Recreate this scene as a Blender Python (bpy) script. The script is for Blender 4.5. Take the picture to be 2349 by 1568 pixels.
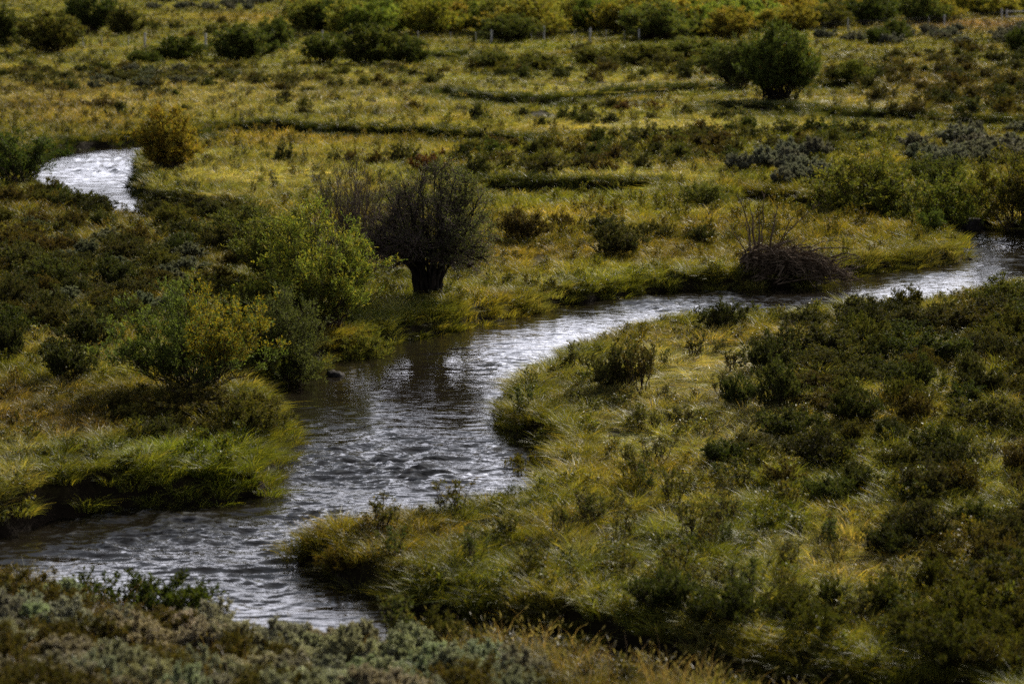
import bpy, math, random
import numpy as np

# ------------------------------------------------------------------ clearing, camera, world, sun, exposure
for o in list(bpy.data.objects):
    bpy.data.objects.remove(o)
scene = bpy.context.scene
COL = scene.collection
random.seed(7)
rng = np.random.default_rng(7)

CAM_H = 10.5
LENS = 85.0
IMW, IMH = 2349.0, 1568.0            # pixel frame used for survey notes of the photograph
FPX = IMW * LENS / 36.0
HORIZON = -164.0
PITCH = math.atan((IMH / 2 - HORIZON) / FPX)

cam_data = bpy.data.cameras.new('camera')
cam_data.lens = LENS
cam_data.sensor_width = 36.0
cam_data.clip_start = 0.5
cam_data.clip_end = 9000
cam = bpy.data.objects.new('camera', cam_data)
COL.objects.link(cam)
cam.location = (0, 0, CAM_H)
cam.rotation_euler = (math.pi / 2 - PITCH, 0, 0)
cam_data.dof.use_dof = True
cam_data.dof.focus_distance = 62.0
cam_data.dof.aperture_fstop = 1.0
scene.camera = cam

SUN_EL = math.radians(29)
SUN_AZ = math.radians(30)            # to the right of the view direction, so the valley is lit from behind
world = bpy.data.worlds.new('World')
scene.world = world
world.use_nodes = True
wn, wl = world.node_tree.nodes, world.node_tree.links
wn.clear()
w_out = wn.new('ShaderNodeOutputWorld')
w_bg = wn.new('ShaderNodeBackground')
w_bg.inputs['Strength'].default_value = 0.05
w_sky = wn.new('ShaderNodeTexSky')
w_sky.sky_type = 'NISHITA'
w_sky.sun_disc = False
w_sky.sun_elevation = SUN_EL
w_sky.sun_rotation = SUN_AZ
w_sky.air_density = 1.0
w_sky.dust_density = 0.6
w_geo = wn.new('ShaderNodeTexCoord')
w_map = wn.new('ShaderNodeMapping')
w_map.inputs['Scale'].default_value = (2.2, 2.2, 6.0)
w_noise = wn.new('ShaderNodeTexNoise')
w_noise.inputs['Scale'].default_value = 1.6
w_noise.inputs['Detail'].default_value = 7
w_noise.inputs['Roughness'].default_value = 0.62
w_ramp = wn.new('ShaderNodeValToRGB')
w_ramp.color_ramp.elements[0].position = 0.50
w_ramp.color_ramp.elements[0].color = (0.02, 0.02, 0.02, 1)
w_ramp.color_ramp.elements[1].position = 0.70
w_ramp.color_ramp.elements[1].color = (0.85, 0.85, 0.85, 1)
w_sep = wn.new('ShaderNodeSeparateXYZ')
w_el = wn.new('ShaderNodeMapRange')
w_el.inputs['From Min'].default_value = 0.0
w_el.inputs['From Max'].default_value = 0.45
w_el.inputs['To Min'].default_value = 0.26
w_el.inputs['To Max'].default_value = -0.10
w_add = wn.new('ShaderNodeMath'); w_add.operation = 'ADD'
w_warm = wn.new('ShaderNodeHueSaturation')
w_warm.inputs['Saturation'].default_value = 0.55
w_warm.inputs['Value'].default_value = 0.85
w_mix = wn.new('ShaderNodeMixRGB')
w_dot = wn.new('ShaderNodeVectorMath'); w_dot.operation = 'DOT_PRODUCT'
w_dot.inputs[1].default_value = (math.sin(SUN_AZ) * math.cos(SUN_EL), math.cos(SUN_AZ) * math.cos(SUN_EL), math.sin(SUN_EL))
w_glow = wn.new('ShaderNodeMapRange')
w_glow.interpolation_type = 'SMOOTHSTEP'
w_glow.inputs['From Min'].default_value = -0.2
w_glow.inputs['From Max'].default_value = 0.95
w_glow.inputs['To Min'].default_value = 0.16
w_glow.inputs['To Max'].default_value = 1.0
w_cl = wn.new('ShaderNodeVectorMath'); w_cl.operation = 'SCALE'
w_cl.inputs[0].default_value = (54.0, 54.0, 61.0)
wl.new(w_geo.outputs['Generated'], w_map.inputs['Vector'])
wl.new(w_map.outputs['Vector'], w_noise.inputs['Vector'])
wl.new(w_geo.outputs['Generated'], w_sep.inputs['Vector'])
wl.new(w_sep.outputs['Z'], w_el.inputs['Value'])
wl.new(w_el.outputs['Result'], w_add.inputs[0]); wl.new(w_noise.outputs['Fac'], w_add.inputs[1])
wl.new(w_add.outputs['Value'], w_ramp.inputs['Fac'])
wl.new(w_ramp.outputs['Color'], w_mix.inputs['Fac'])
wl.new(w_sky.outputs['Color'], w_warm.inputs['Color'])
wl.new(w_warm.outputs['Color'], w_mix.inputs['Color1'])
wl.new(w_geo.outputs['Generated'], w_dot.inputs[0]); wl.new(w_dot.outputs['Value'], w_glow.inputs['Value'])
wl.new(w_glow.outputs['Result'], w_cl.inputs['Scale']); wl.new(w_cl.outputs['Vector'], w_mix.inputs['Color2'])
wl.new(w_mix.outputs['Color'], w_bg.inputs['Color'])
wl.new(w_bg.outputs['Background'], w_out.inputs['Surface'])

sun_data = bpy.data.lights.new('sun', 'SUN')
sun_data.energy = 5.0
sun_data.angle = math.radians(0.6)
sun_data.color = (1.0, 0.93, 0.80)
sun = bpy.data.objects.new('sun', sun_data)
COL.objects.link(sun)
sun.rotation_euler = (math.pi / 2 - SUN_EL, 0, -SUN_AZ + math.pi)
sun.location = (30, 60, 80)

scene.view_settings.view_transform = 'Standard'
scene.view_settings.look = 'None'
scene.view_settings.exposure = 0.82
scene.view_settings.gamma = 1.0
scene.view_settings.use_curve_mapping = False
scene.render.engine = 'CYCLES'
scene.cycles.use_denoising = False
scene.cycles.max_bounces = 5
scene.cycles.diffuse_bounces = 3
scene.cycles.glossy_bounces = 3
scene.cycles.transmission_bounces = 3
scene.cycles.caustics_reflective = False
scene.cycles.caustics_refractive = False
scene.cycles.sample_clamp_indirect = 3.0
scene.cycles.sample_clamp_direct = 6.0

# ------------------------------------------------------------------ survey helpers
ST, CT = math.sin(PITCH), math.cos(PITCH)


def at(px, py, z=0.0):
    """world x, y of a surveyed point that stands at height z"""
    a = (px - IMW / 2) / FPX
    b = -(py - IMH / 2) / FPX
    dy = CT + b * ST
    dz = -ST + b * CT
    t = (z - CAM_H) / dz
    return np.array([a * t, dy * t])


def survey(x, y, z):
    """the inverse of at(): where a world point lies in the survey frame"""
    dz = z - CAM_H
    f = y * CT - dz * ST
    u = y * ST + dz * CT
    return IMW / 2 + FPX * x / f, IMH / 2 - FPX * u / f


# ------------------------------------------------------------------ noise
def _grad(ix, iy, seed):
    h = (ix.astype(np.int64) * 374761393 + iy.astype(np.int64) * 668265263 + seed * 974711) & 0x7fffffff
    h = (h ^ (h >> 13)) * 1274126177 & 0x7fffffff
    h = h ^ (h >> 16)
    a = (h & 1023) / 1024.0 * 2 * np.pi
    return np.cos(a), np.sin(a)


def perlin(x, y, seed=0):
    x = np.asarray(x, float); y = np.asarray(y, float)
    ix, iy = np.floor(x), np.floor(y)
    fx, fy = x - ix, y - iy
    u = fx * fx * fx * (fx * (fx * 6 - 15) + 10)
    v = fy * fy * fy * (fy * (fy * 6 - 15) + 10)
    r = []
    for dx in (0, 1):
        for dy in (0, 1):
            gx, gy = _grad(ix + dx, iy + dy, seed)
            r.append(gx * (fx - dx) + gy * (fy - dy))
    return ((r[0] * (1 - v) + r[1] * v) * (1 - u) + (r[2] * (1 - v) + r[3] * v) * u) * 1.5


def fbm(x, y, seed=0, octv=4, gain=0.5):
    s, a = 0, 1.0
    for k in range(octv):
        s = s + a * perlin(x * 2 ** k, y * 2 ** k, seed + 17 * k)
        a *= gain
    return s


def sstep(a, b, x):
    t = np.clip((x - a) / (b - a), 0, 1)
    return t * t * (3 - 2 * t)


# ------------------------------------------------------------------ river outline
W = -0.45
MAIN = [(2750, 560, W), (2349, 538, W), (2240, 518, W), (2150, 510, W), (2040, 501, W), (1960, 493, W), (1960, 498, .05), (2060, 516, .0), (2165, 534, .0),
        (2217, 576, -.3), (2190, 601, W), (2130, 609, W), (1960, 632, W), (1850, 656, W), (1690, 662, W), (1500, 669, W), (1300, 699, W),
        (1215, 716, W), (1130, 736, W), (1000, 766, W), (860, 791, W), (720, 836, W), (640, 866, W), (597, 900, W), (600, 940, W), (650, 1000, W), (670, 1030, W),
        (640, 1065, W), (602, 1105, W), (606, 1140, W), (480, 1153, W), (270, 1168, W), (190, 1180, W), (120, 1196, W), (60, 1216, W), (0, 1230, W), (-400, 1260, W),
        (-400, 1290, .2), (0, 1300, .2), (200, 1335, .2), (350, 1375, .2), (480, 1410, .2), (640, 1447, .15), (740, 1462, .1), (900, 1455, .05), (1000, 1465, .0),
        (1180, 1500, -.2), (1300, 1548, -.3), (1560, 1602, -.3), (1900, 1660, -.1), (2300, 1740, 0), (2300, 1660, W), (1900, 1592, W), (1700, 1548, W),
        (1500, 1503, W), (1250, 1442, W), (1100, 1412, W), (960, 1396, W), (900, 1374, W), (830, 1350, W), (720, 1302, W), (686, 1272, -.35), (690, 1240, -.1),
        (705, 1205, .1), (760, 1178, .2), (850, 1154, .3), (1000, 1142, .3), (1100, 1122, .3), (1210, 1100, .3), (1262, 1062, .2), (1288, 1038, W),
        (1240, 1018, W), (1180, 1003, W), (1162, 965, -.3), (1158, 905, -.05), (1174, 862, .2), (1200, 828, .3), (1275, 794, .3), (1380, 750, .3), (1500, 717, .3),
        (1700, 702, .3), (1840, 694, .35), (1950, 672, .4), (2080, 664, .4), (2200, 648, .4), (2349, 620, .4), (2750, 606, .4)]
POND = [(40, 378, W), (100, 360, W), (170, 346, W), (300, 332, W), (380, 326, W), (470, 316, W), (470, 322, .1), (345, 345, -.1), (322, 372, W), (331, 410, W), (317, 430, W), (345, 457, W),
        (450, 476, W), (560, 486, W), (560, 492, .1), (450, 486, .2), (345, 476, .35), (230, 458, .4), (130, 424, .4), (60, 402, .4)]


def cutbank(far, dz=0.12, dp=-2, shift=0):
    return [(x, y, W) for x, y in far] + [(x, y + dp, dz) for x, y in reversed(far)]


POOL = [(1000, 222, W), (1100, 233, W), (1200, 241, W), (1270, 238, W), (1320, 234, W), (1450, 222, W), (1650, 211, W), (1650, 209, .12), (1450, 220, .12),
        (1330, 232, .1), (1296, 250, -.35), (1262, 262, -.35), (1205, 262, -.35), (1180, 244, .1), (1100, 231, .12), (1000, 220, .12)]
CH = [cutbank([(460, 312), (520, 304), (700, 308), (850, 314), (1000, 322), (1150, 331), (1230, 335)]),
      cutbank([(1090, 440), (1280, 443), (1490, 446)]),
      cutbank([(1690, 458), (1850, 478), (1970, 496)]),
      cutbank([(1880, 272), (2050, 280), (2200, 289), (2400, 293)]),
      cutbank([(975, 141), (1030, 137), (1085, 133)]),
      cutbank([(1865, 206), (1960, 207)]),
      cutbank([(1640, 256), (1760, 262), (1850, 268)])]
POLYS = [np.array([at(*p) for p in q]) for q in [MAIN, POND, POOL] + CH]


def sd_poly(P, X, Y):
    d = np.full(X.shape, 1e9)
    inside = np.zeros(X.shape, bool)
    n = len(P)
    for i in range(n):
        ax, ay = P[i]; bx, by = P[(i + 1) % n]
        ex, ey = bx - ax, by - ay
        t = np.clip(((X - ax) * ex + (Y - ay) * ey) / (ex * ex + ey * ey + 1e-12), 0, 1)
        d = np.minimum(d, (X - ax - t * ex) ** 2 + (Y - ay - t * ey) ** 2)
        c = ((ay > Y) != (by > Y))
        with np.errstate(divide='ignore', invalid='ignore'):
            xi = ex * (Y - ay) / (by - ay if by != ay else 1e-9) + ax
        inside ^= c & (X < xi)
    d = np.sqrt(d)
    return np.where(inside, -d, d)


def sdf(X, Y):
    X = np.asarray(X, float); Y = np.asarray(Y, float)
    out = np.full(X.shape, 6.0)
    for P in POLYS:
        lo, hi = P.min(0) - 6, P.max(0) + 6
        m = (X > lo[0]) & (X < hi[0]) & (Y > lo[1]) & (Y < hi[1])
        if m.any():
            out[m] = np.minimum(out[m], sd_poly(P, X[m], Y[m]))
    # ragged edge
    return out + 0.16 * perlin(X / 0.9, Y / 0.9, 5) + 0.07 * perlin(X / 0.3, Y / 0.3, 6)


def foot(X):
    return np.interp(X, [-14, -8, -3, 0, 3, 6, 12], [39.5, 38, 34.6, 33.2, 31.2, 29, 27])


def height(X, Y, S=None):
    X = np.asarray(X, float); Y = np.asarray(Y, float)
    if S is None:
        S = sdf(X, Y)
    plain = 0.10 * fbm(X / 7, Y / 7, 1, 4) + 0.05 * perlin(X / 1.3, Y / 1.3, 2) + 0.03 * perlin(X / .5, Y / .5, 3)
    cx, cy = at(80, 1130, 0)
    plain = plain + 0.30 * np.exp(-((X - cx) / 3.0) ** 2 - ((Y - cy - 1.5) / 3.0) ** 2)
    far = sstep(230, 700, Y)
    plain = plain + far * (0.02 * (Y - 230)) + far * 6 * fbm(X / 160, Y / 160, 9, 3)
    plain = plain + 185 * sstep(800, 2300, Y) * (1 + .35 * fbm(X / 700, Y / 700, 8, 4))  # out-of-view ridge, added to darken what the water reflects
    z = -0.95 + (plain + 0.95) * sstep(-0.55, 0.42, S)
    hill = np.clip(foot(X) - Y, 0, 200)
    hz = 0.17 * hill * sstep(0, 1.5, hill)
    hz = np.minimum(hz, 7.2 + 0.02 * hill)
    hz = hz * (1 + 0.05 * fbm(X / 3, Y / 3, 4, 3))
    rough = np.exp(-((S - .05) / .35) ** 2)
    z = z + rough * (.10 * perlin(X / .45, Y / .45, 12) + .06 * perlin(X / .2, Y / .2, 13))
    return z + hz


# ------------------------------------------------------------------ materials
def nodes_of(m):
    m.use_nodes = True
    n, l = m.node_tree.nodes, m.node_tree.links
    n.clear()
    return n, l


def foliage_mat(name, source, trans=0.35, rough=0.7, spec=0.05, tr_tint=(1.25, 1.3, 0.6)):
    """leaf colour = colour baked per leaf x colour of the plant; source 'object' or 'instance'"""
    m = bpy.data.materials.new(name)
    n, l = nodes_of(m)
    out = n.new('ShaderNodeOutputMaterial')
    a = n.new('ShaderNodeAttribute'); a.attribute_name = 'leaf'
    if source == 'object':
        b = n.new('ShaderNodeObjectInfo'); bc = b.outputs['Color']
    else:
        b = n.new('ShaderNodeAttribute'); b.attribute_type = 'INSTANCER'; b.attribute_name = 'tint'; bc = b.outputs['Color']
    mu = n.new('ShaderNodeMixRGB'); mu.blend_type = 'MULTIPLY'; mu.inputs['Fac'].default_value = 1
    l.new(a.outputs['Color'], mu.inputs['Color1']); l.new(bc, mu.inputs['Color2'])
    p = n.new('ShaderNodeBsdfPrincipled')
    p.inputs['Roughness'].default_value = rough
    p.inputs['Specular IOR Level'].default_value = spec
    l.new(mu.outputs['Color'], p.inputs['Base Color'])
    t = n.new('ShaderNodeBsdfTranslucent')
    tm = n.new('ShaderNodeMixRGB'); tm.blend_type = 'MULTIPLY'; tm.inputs['Fac'].default_value = 1
    tm.inputs['Color2'].default_value = (*tr_tint, 1)
    l.new(mu.outputs['Color'], tm.inputs['Color1']); l.new(tm.outputs['Color'], t.inputs['Color'])
    mx = n.new('ShaderNodeMixShader'); mx.inputs['Fac'].default_value = trans
    l.new(p.outputs['BSDF'], mx.inputs[1]); l.new(t.outputs['BSDF'], mx.inputs[2])
    l.new(mx.outputs['Shader'], out.inputs['Surface'])
    return m


def bark_mat(name, c1, c2, scale=14):
    m = bpy.data.materials.new(name)
    n, l = nodes_of(m)
    out = n.new('ShaderNodeOutputMaterial')
    p = n.new('ShaderNodeBsdfPrincipled'); p.inputs['Roughness'].default_value = 0.8; p.inputs['Specular IOR Level'].default_value = .04
    tc = n.new('ShaderNodeTexCoord')
    mp = n.new('ShaderNodeMapping'); mp.inputs['Scale'].default_value = (1, 1, 0.25)
    nz = n.new('ShaderNodeTexNoise'); nz.inputs['Scale'].default_value = scale; nz.inputs['Detail'].default_value = 6
    r = n.new('ShaderNodeValToRGB')
    r.color_ramp.elements[0].color = (*c1, 1); r.color_ramp.elements[0].position = 0.35
    r.color_ramp.elements[1].color = (*c2, 1); r.color_ramp.elements[1].position = 0.68
    bp = n.new('ShaderNodeBump'); bp.inputs['Strength'].default_value = 0.7; bp.inputs['Distance'].default_value = 0.03
    l.new(tc.outputs['Object'], mp.inputs['Vector']); l.new(mp.outputs['Vector'], nz.inputs['Vector'])
    l.new(nz.outputs['Fac'], r.inputs['Fac']); l.new(r.outputs['Color'], p.inputs['Base Color'])
    l.new(nz.outputs['Fac'], bp.inputs['Height']); l.new(bp.outputs['Normal'], p.inputs['Normal'])
    l.new(p.outputs['BSDF'], out.inputs['Surface'])
    return m


M_LEAF = foliage_mat('shrub_leaf', 'object')
M_SAGE = foliage_mat('sage_leaf', 'object', trans=0.25, rough=0.75, spec=0.2, tr_tint=(1.1, 1.15, 0.8))
M_LEAF_I = foliage_mat('far_shrub_leaf', 'instance')
M_GRASS = foliage_mat('grass_blade', 'instance', trans=0.38, rough=0.5, spec=0.2, tr_tint=(1.45, 1.34, 0.45))
M_BARK = bark_mat('dark_bark', (.006, .005, .004), (.030, .024, .019))
M_TWIG = bark_mat('brown_twig', (.025, .018, .013), (.085, .062, .045), 6)
M_DEAD = bark_mat('dead_wood', (.040, .026, .016), (.20, .145, .10), 5)
M_TWIG2 = bark_mat('old_willow_twig', (.055, .040, .034), (.15, .115, .10), 6)
M_POST = bark_mat('weathered_post', (.26, .25, .23), (.52, .50, .46), 12)

# ground: dark wet soil with moss and dry litter
M_SOIL = bpy.data.materials.new('meadow_soil')
n, l = nodes_of(M_SOIL)
out = n.new('ShaderNodeOutputMaterial'); p = n.new('ShaderNodeBsdfPrincipled'); p.inputs['Roughness'].default_value = 0.9; p.inputs['Specular IOR Level'].default_value = .04
tc = n.new('ShaderNodeTexCoord')
n1 = n.new('ShaderNodeTexNoise'); n1.inputs['Scale'].default_value = 1.1; n1.inputs['Detail'].default_value = 8
n2 = n.new('ShaderNodeTexNoise'); n2.inputs['Scale'].default_value = 9.0; n2.inputs['Detail'].default_value = 6
r1 = n.new('ShaderNodeValToRGB')
r1.color_ramp.elements[0].color = (.020, .018, .008, 1); r1.color_ramp.elements[0].position = .3
r1.color_ramp.elements[1].color = (.055, .052, .016, 1); r1.color_ramp.elements[1].position = .7
e = r1.color_ramp.elements.new(.5); e.color = (.035, .029, .012, 1)
r2 = n.new('ShaderNodeValToRGB')
r2.color_ramp.elements[0].color = (.35, .32, .28, 1); r2.color_ramp.elements[0].position = .35
r2.color_ramp.elements[1].color = (1.3, 1.25, 1.1, 1); r2.color_ramp.elements[1].position = .75
mu = n.new('ShaderNodeMixRGB'); mu.blend_type = 'MULTIPLY'; mu.inputs['Fac'].default_value = 1
at_w = n.new('ShaderNodeAttribute'); at_w.attribute_name = 'wet'
mw = n.new('ShaderNodeMixRGB'); mw.inputs['Color2'].default_value = (.014, .010, .0065, 1)
bp = n.new('ShaderNodeBump'); bp.inputs['Strength'].default_value = .8; bp.inputs['Distance'].default_value = .06
l.new(tc.outputs['Object'], n1.inputs['Vector']); l.new(tc.outputs['Object'], n2.inputs['Vector'])
l.new(n1.outputs['Fac'], r1.inputs['Fac']); l.new(n2.outputs['Fac'], r2.inputs['Fac'])
l.new(r1.outputs['Color'], mu.inputs['Color1']); l.new(r2.outputs['Color'], mu.inputs['Color2'])
l.new(at_w.outputs['Fac'], mw.inputs['Fac']); l.new(mu.outputs['Color'], mw.inputs['Color1'])
l.new(mw.outputs['Color'], p.inputs['Base Color'])
l.new(n2.outputs['Fac'], bp.inputs['Height']); l.new(bp.outputs['Normal'], p.inputs['Normal'])
l.new(p.outputs['BSDF'], out.inputs['Surface'])

# water: dark brown body under a rippled skin
M_WATER = bpy.data.materials.new('stream_water')
n, l = nodes_of(M_WATER)
out = n.new('ShaderNodeOutputMaterial'); p = n.new('ShaderNodeBsdfPrincipled')
p.inputs['Base Color'].default_value = (.010, .008, .005, 1)
p.inputs['Roughness'].default_value = 0.035
p.inputs['IOR'].default_value = 1.34
tc = n.new('ShaderNodeTexCoord')
mp = n.new('ShaderNodeMapping'); mp.inputs['Scale'].default_value = (.8, 2.2, 1.0); mp.inputs['Rotation'].default_value = (0, 0, math.radians(6))
n1 = n.new('ShaderNodeTexNoise'); n1.inputs['Scale'].default_value = 4.0; n1.inputs['Detail'].default_value = 2; n1.inputs['Roughness'].default_value = .45
n1.inputs['Distortion'].default_value = .6
bp = n.new('ShaderNodeBump'); bp.inputs['Strength'].default_value = .55; bp.inputs['Distance'].default_value = .09
aw = n.new('ShaderNodeAttribute'); aw.attribute_name = 'chop'
l.new(tc.outputs['Object'], mp.inputs['Vector']); l.new(mp.outputs['Vector'], n1.inputs['Vector'])
l.new(n1.outputs['Fac'], bp.inputs['Height']); l.new(aw.outputs['Fac'], bp.inputs['Strength'])
l.new(bp.outputs['Normal'], p.inputs['Normal'])
fm = n.new('ShaderNodeMixRGB'); fm.inputs['Color1'].default_value = (.010, .008, .005, 1); fm.inputs['Color2'].default_value = (.55, .57, .62, 1)
af = n.new('ShaderNodeAttribute'); af.attribute_name = 'foam'
l.new(af.outputs['Fac'], fm.inputs['Fac']); l.new(fm.outputs['Color'], p.inputs['Base Color'])
l.new(p.outputs['BSDF'], out.inputs['Surface'])

M_ROCK = bark_mat('river_rock', (.015, .013, .012), (.05, .043, .04), 7)
M_WIRE = bpy.data.materials.new('galvanised_wire')
n, l = nodes_of(M_WIRE)
out = n.new('ShaderNodeOutputMaterial'); p = n.new('ShaderNodeBsdfPrincipled')
p.inputs['Metallic'].default_value = 0; p.inputs['Roughness'].default_value = .9; p.inputs['Specular IOR Level'].default_value = .02
nz = n.new('ShaderNodeTexNoise'); nz.inputs['Scale'].default_value = 3
r = n.new('ShaderNodeValToRGB'); r.color_ramp.elements[0].color = (.05, .045, .04, 1); r.color_ramp.elements[1].color = (.14, .135, .13, 1)
l.new(nz.outputs['Fac'], r.inputs['Fac']); l.new(r.outputs['Color'], p.inputs['Base Color']); l.new(p.outputs['BSDF'], out.inputs['Surface'])


# ------------------------------------------------------------------ mesh helpers
def make_mesh(name, verts, quads, mats=(), col=None, midx=None, smooth=False, tris=None):
    verts = np.asarray(verts, np.float32).reshape(-1, 3)
    quads = np.asarray(quads, np.int32).reshape(-1, 4)
    nt = 0 if tris is None else len(tris)
    me = bpy.data.meshes.new(name)
    me.vertices.add(len(verts)); me.vertices.foreach_set('co', verts.ravel())
    nq = len(quads)
    loops = quads.ravel()
    starts = np.arange(nq) * 4; totals = np.full(nq, 4)
    if nt:
        tris = np.asarray(tris, np.int32)
        loops = np.concatenate([loops, tris.ravel()])
        starts = np.concatenate([starts, nq * 4 + np.arange(nt) * 3]); totals = np.concatenate([totals, np.full(nt, 3)])
    me.loops.add(len(loops)); me.loops.foreach_set('vertex_index', loops.astype(np.int32))
    me.polygons.add(nq + nt)
    me.polygons.foreach_set('loop_start', starts.astype(np.int32))
    try:
        me.polygons.foreach_set('loop_total', totals.astype(np.int32))
    except Exception:
        pass
    if midx is not None:
        me.polygons.foreach_set('material_index', np.asarray(midx, np.int32))
    if smooth:
        me.polygons.foreach_set('use_smooth', np.ones(nq + nt, bool))
    for m in mats:
        me.materials.append(m)
    if col is not None:
        a = me.attributes.new('leaf', 'FLOAT_COLOR', 'POINT')
        c = np.ones((len(verts), 4), np.float32); c[:, :3] = col
        a.data.foreach_set('color', c.ravel())
    me.update(calc_edges=True)
    return me


def fattr(me, name, v):
    a = me.attributes.new(name, 'FLOAT', 'POINT'); a.data.foreach_set('value', np.asarray(v, np.float32))


def grid_mesh(name, X, Y, Z, mats, keep=None, attrs=None, smooth=True):
    nr, nc = X.shape
    idx = np.arange(nr * nc).reshape(nr, nc)
    q = np.stack([idx[:-1, :-1], idx[:-1, 1:], idx[1:, 1:], idx[1:, :-1]], -1).reshape(-1, 4)
    V = np.stack([X, Y, Z], -1).reshape(-1, 3)
    at_ = {k: v.ravel() for k, v in (attrs or {}).items()}
    if keep is not None:
        kf = keep.ravel()
        q = q[kf[q].any(1)]
        used = np.unique(q)
        rm = np.full(len(V), -1); rm[used] = np.arange(len(used))
        q = rm[q]; V = V[used]
        at_ = {k: v[used] for k, v in at_.items()}
    me = make_mesh(name, V, q, mats, smooth=smooth)
    for k, v in at_.items():
        fattr(me, k, v)
    return me


def link(name, me, parent=None, loc=None):
    o = bpy.data.objects.new(name, me)
    COL.objects.link(o)
    if parent is not None:
        o.parent = parent
    if loc is not None:
        o.location = loc
    return o


def tag(o, label=None, cat=None, group=None, kind=None):
    if label: o['label'] = label
    if cat: o['category'] = cat
    if group: o['group'] = group
    if kind: o['kind'] = kind
    return o


# ------------------------------------------------------------------ ground and water
ys = [-80, -60, -40, -20, -8, 0, 6, 11, 15, 18]
y = 20.0
while y < 2600:
    ys.append(y)
    y += 0.17 if y < 60 else (0.0028 * y if y < 260 else 0.03 * y)
ys = np.array(ys)
uc = np.linspace(-1.15, 1.15, 300)
ue = np.array([1.5, 2.2, 3.5, 6, 11, 20, 40])
u = np.concatenate([-ue[::-1], uc, ue])
Yg, Ug = np.meshgrid(ys, u, indexing='ij')
Xg = Ug * (0.225 * np.clip(Yg, 8, None) + 1.0)
Sg = sdf(Xg, Yg)
Zg = height(Xg, Yg, Sg)
wet = sstep(0.45, -0.05, Sg) + 0 * Sg
me = grid_mesh('ground', Xg, Yg, Zg, [M_SOIL], attrs={'wet': wet})
tag(link('ground', me), kind='structure')

ys = [31.5]
while ys[-1] < 235:
    ys.append(ys[-1] * 1.0017 if ys[-1] < 112 else ys[-1] * 1.004)
ys = np.array(ys)
u = np.linspace(-.27, .27, 330)
Yw, Uw = np.meshgrid(ys, u, indexing='ij')
Xw = Uw * Yw
Sw = sdf(Xw, Yw)
keep = Sw < 0.35
PX, PY = survey(Xw, Yw, W)


def blob(PX, PY, x, y, rx, ry):
    return np.exp(-((PX - x) / rx) ** 2 - ((PY - y) / ry) ** 2)


chop = 0.20 + 0 * PX
for (x_, y_, rx, ry, a_) in [(900, 1060, 320, 50, .95), (430, 1220, 330, 60, .8), (620, 1330, 200, 60, .35), (1560, 690, 320, 30, .75), (250, 375, 120, 30, .95), (2250, 570, 150, 40, .6),
                             (850, 960, 200, 40, .25), (1150, 800, 150, 60, .22), (0, 1260, 150, 30, .5), (1400, 1500, 300, 30, .3), (1238, 250, 60, 12, .5), (1150, 860, 40, 60, .3), (700, 1180, 120, 30, .5), (2080, 630, 120, 14, .5), (1000, 1110, 200, 25, .4)]:
    chop = chop + 1.55 * a_ * blob(PX, PY, x_, y_, rx, ry)
for (x_, y_, rx, ry, a_) in [(740, 900, 130, 40, -.14), (250, 440, 90, 16, -.1)]:
    chop = chop + a_ * blob(PX, PY, x_, y_, rx, ry)
chop = np.clip(chop * (1 + .6 * fbm(Xw / 1.8, Yw / 2.6, 21, 3)), .05, 1.6)
rot = .12
xr = Xw * math.cos(rot) + Yw * math.sin(rot)
yr = -Xw * math.sin(rot) + Yw * math.cos(rot)
wx = xr + .25 * perlin(xr / 1.1, yr / 1.1, 31)
wy = yr + .25 * perlin(xr / 1.1, yr / 1.1, 32)
ridge = lambda a: 1 - 2 * np.abs(a)
h = .50 * ridge(perlin(wx / 1.15, wy / .46, 33)) + .36 * ridge(perlin(wx / .55, wy / .24, 34)) + .20 * perlin(wx / .3, wy / .13, 35)
h = h * (1 + .5 * perlin(Xw / 1.1, Yw / 1.6, 39))
big = perlin(wx / 2.4, wy / 1.2, 36)
Zw = W + chop * (.074 * h + .03 * big)
foam = sstep(.72, 1.0, chop * (h * .75 + .35)) * sstep(.55, .95, chop) * sstep(-.1, .45, perlin(wx / .12, wy / .09, 37))
foam = np.clip(foam * .1, 0, 1)
me = grid_mesh('river_water', Xw, Yw, Zw, [M_WATER], keep=keep, attrs={'chop': np.clip(.04 + .24 * chop, 0, 1), 'foam': foam})
tag(link('river', me), kind='structure')


# ------------------------------------------------------------------ plant growing
def unit(v):
    return v / (np.linalg.norm(v, axis=-1, keepdims=True) + 1e-9)


def bez(a, b, c, k):
    t = np.linspace(0, 1, k)[None, :, None]
    return (1 - t) ** 2 * a[:, None] + 2 * t * (1 - t) * b[:, None] + t * t * c[:, None]


def tubes(P, r0, r1, sides=3):
    """P (n,k,3) polylines to tapering tubes"""
    n_, k = P.shape[:2]
    T = unit(np.gradient(P, axis=1))
    ref = np.where(np.abs(T[..., 2:3]) > .85, np.array([1., 0, 0]), np.array([0, 0, 1.]))
    A = unit(np.cross(T, ref)); B = np.cross(T, A)
    tt = np.linspace(0, 1, k)[None, :, None]
    R = (np.asarray(r0).reshape(-1, 1, 1) * (1 - tt) + np.asarray(r1).reshape(-1, 1, 1) * tt)
    ang = np.arange(sides) / sides * 2 * np.pi
    V = P[:, :, None] + (R * 1.0)[:, :, None] * (A[:, :, None] * np.cos(ang)[None, None, :, None] + B[:, :, None] * np.sin(ang)[None, None, :, None])
    idx = np.arange(n_ * k * sides).reshape(n_, k, sides)
    q = np.stack([idx[:, :-1], np.roll(idx[:, :-1], -1, 2), np.roll(idx[:, 1:], -1, 2), idx[:, 1:]], -1).reshape(-1, 4)
    return V.reshape(-1, 3), q


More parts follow.
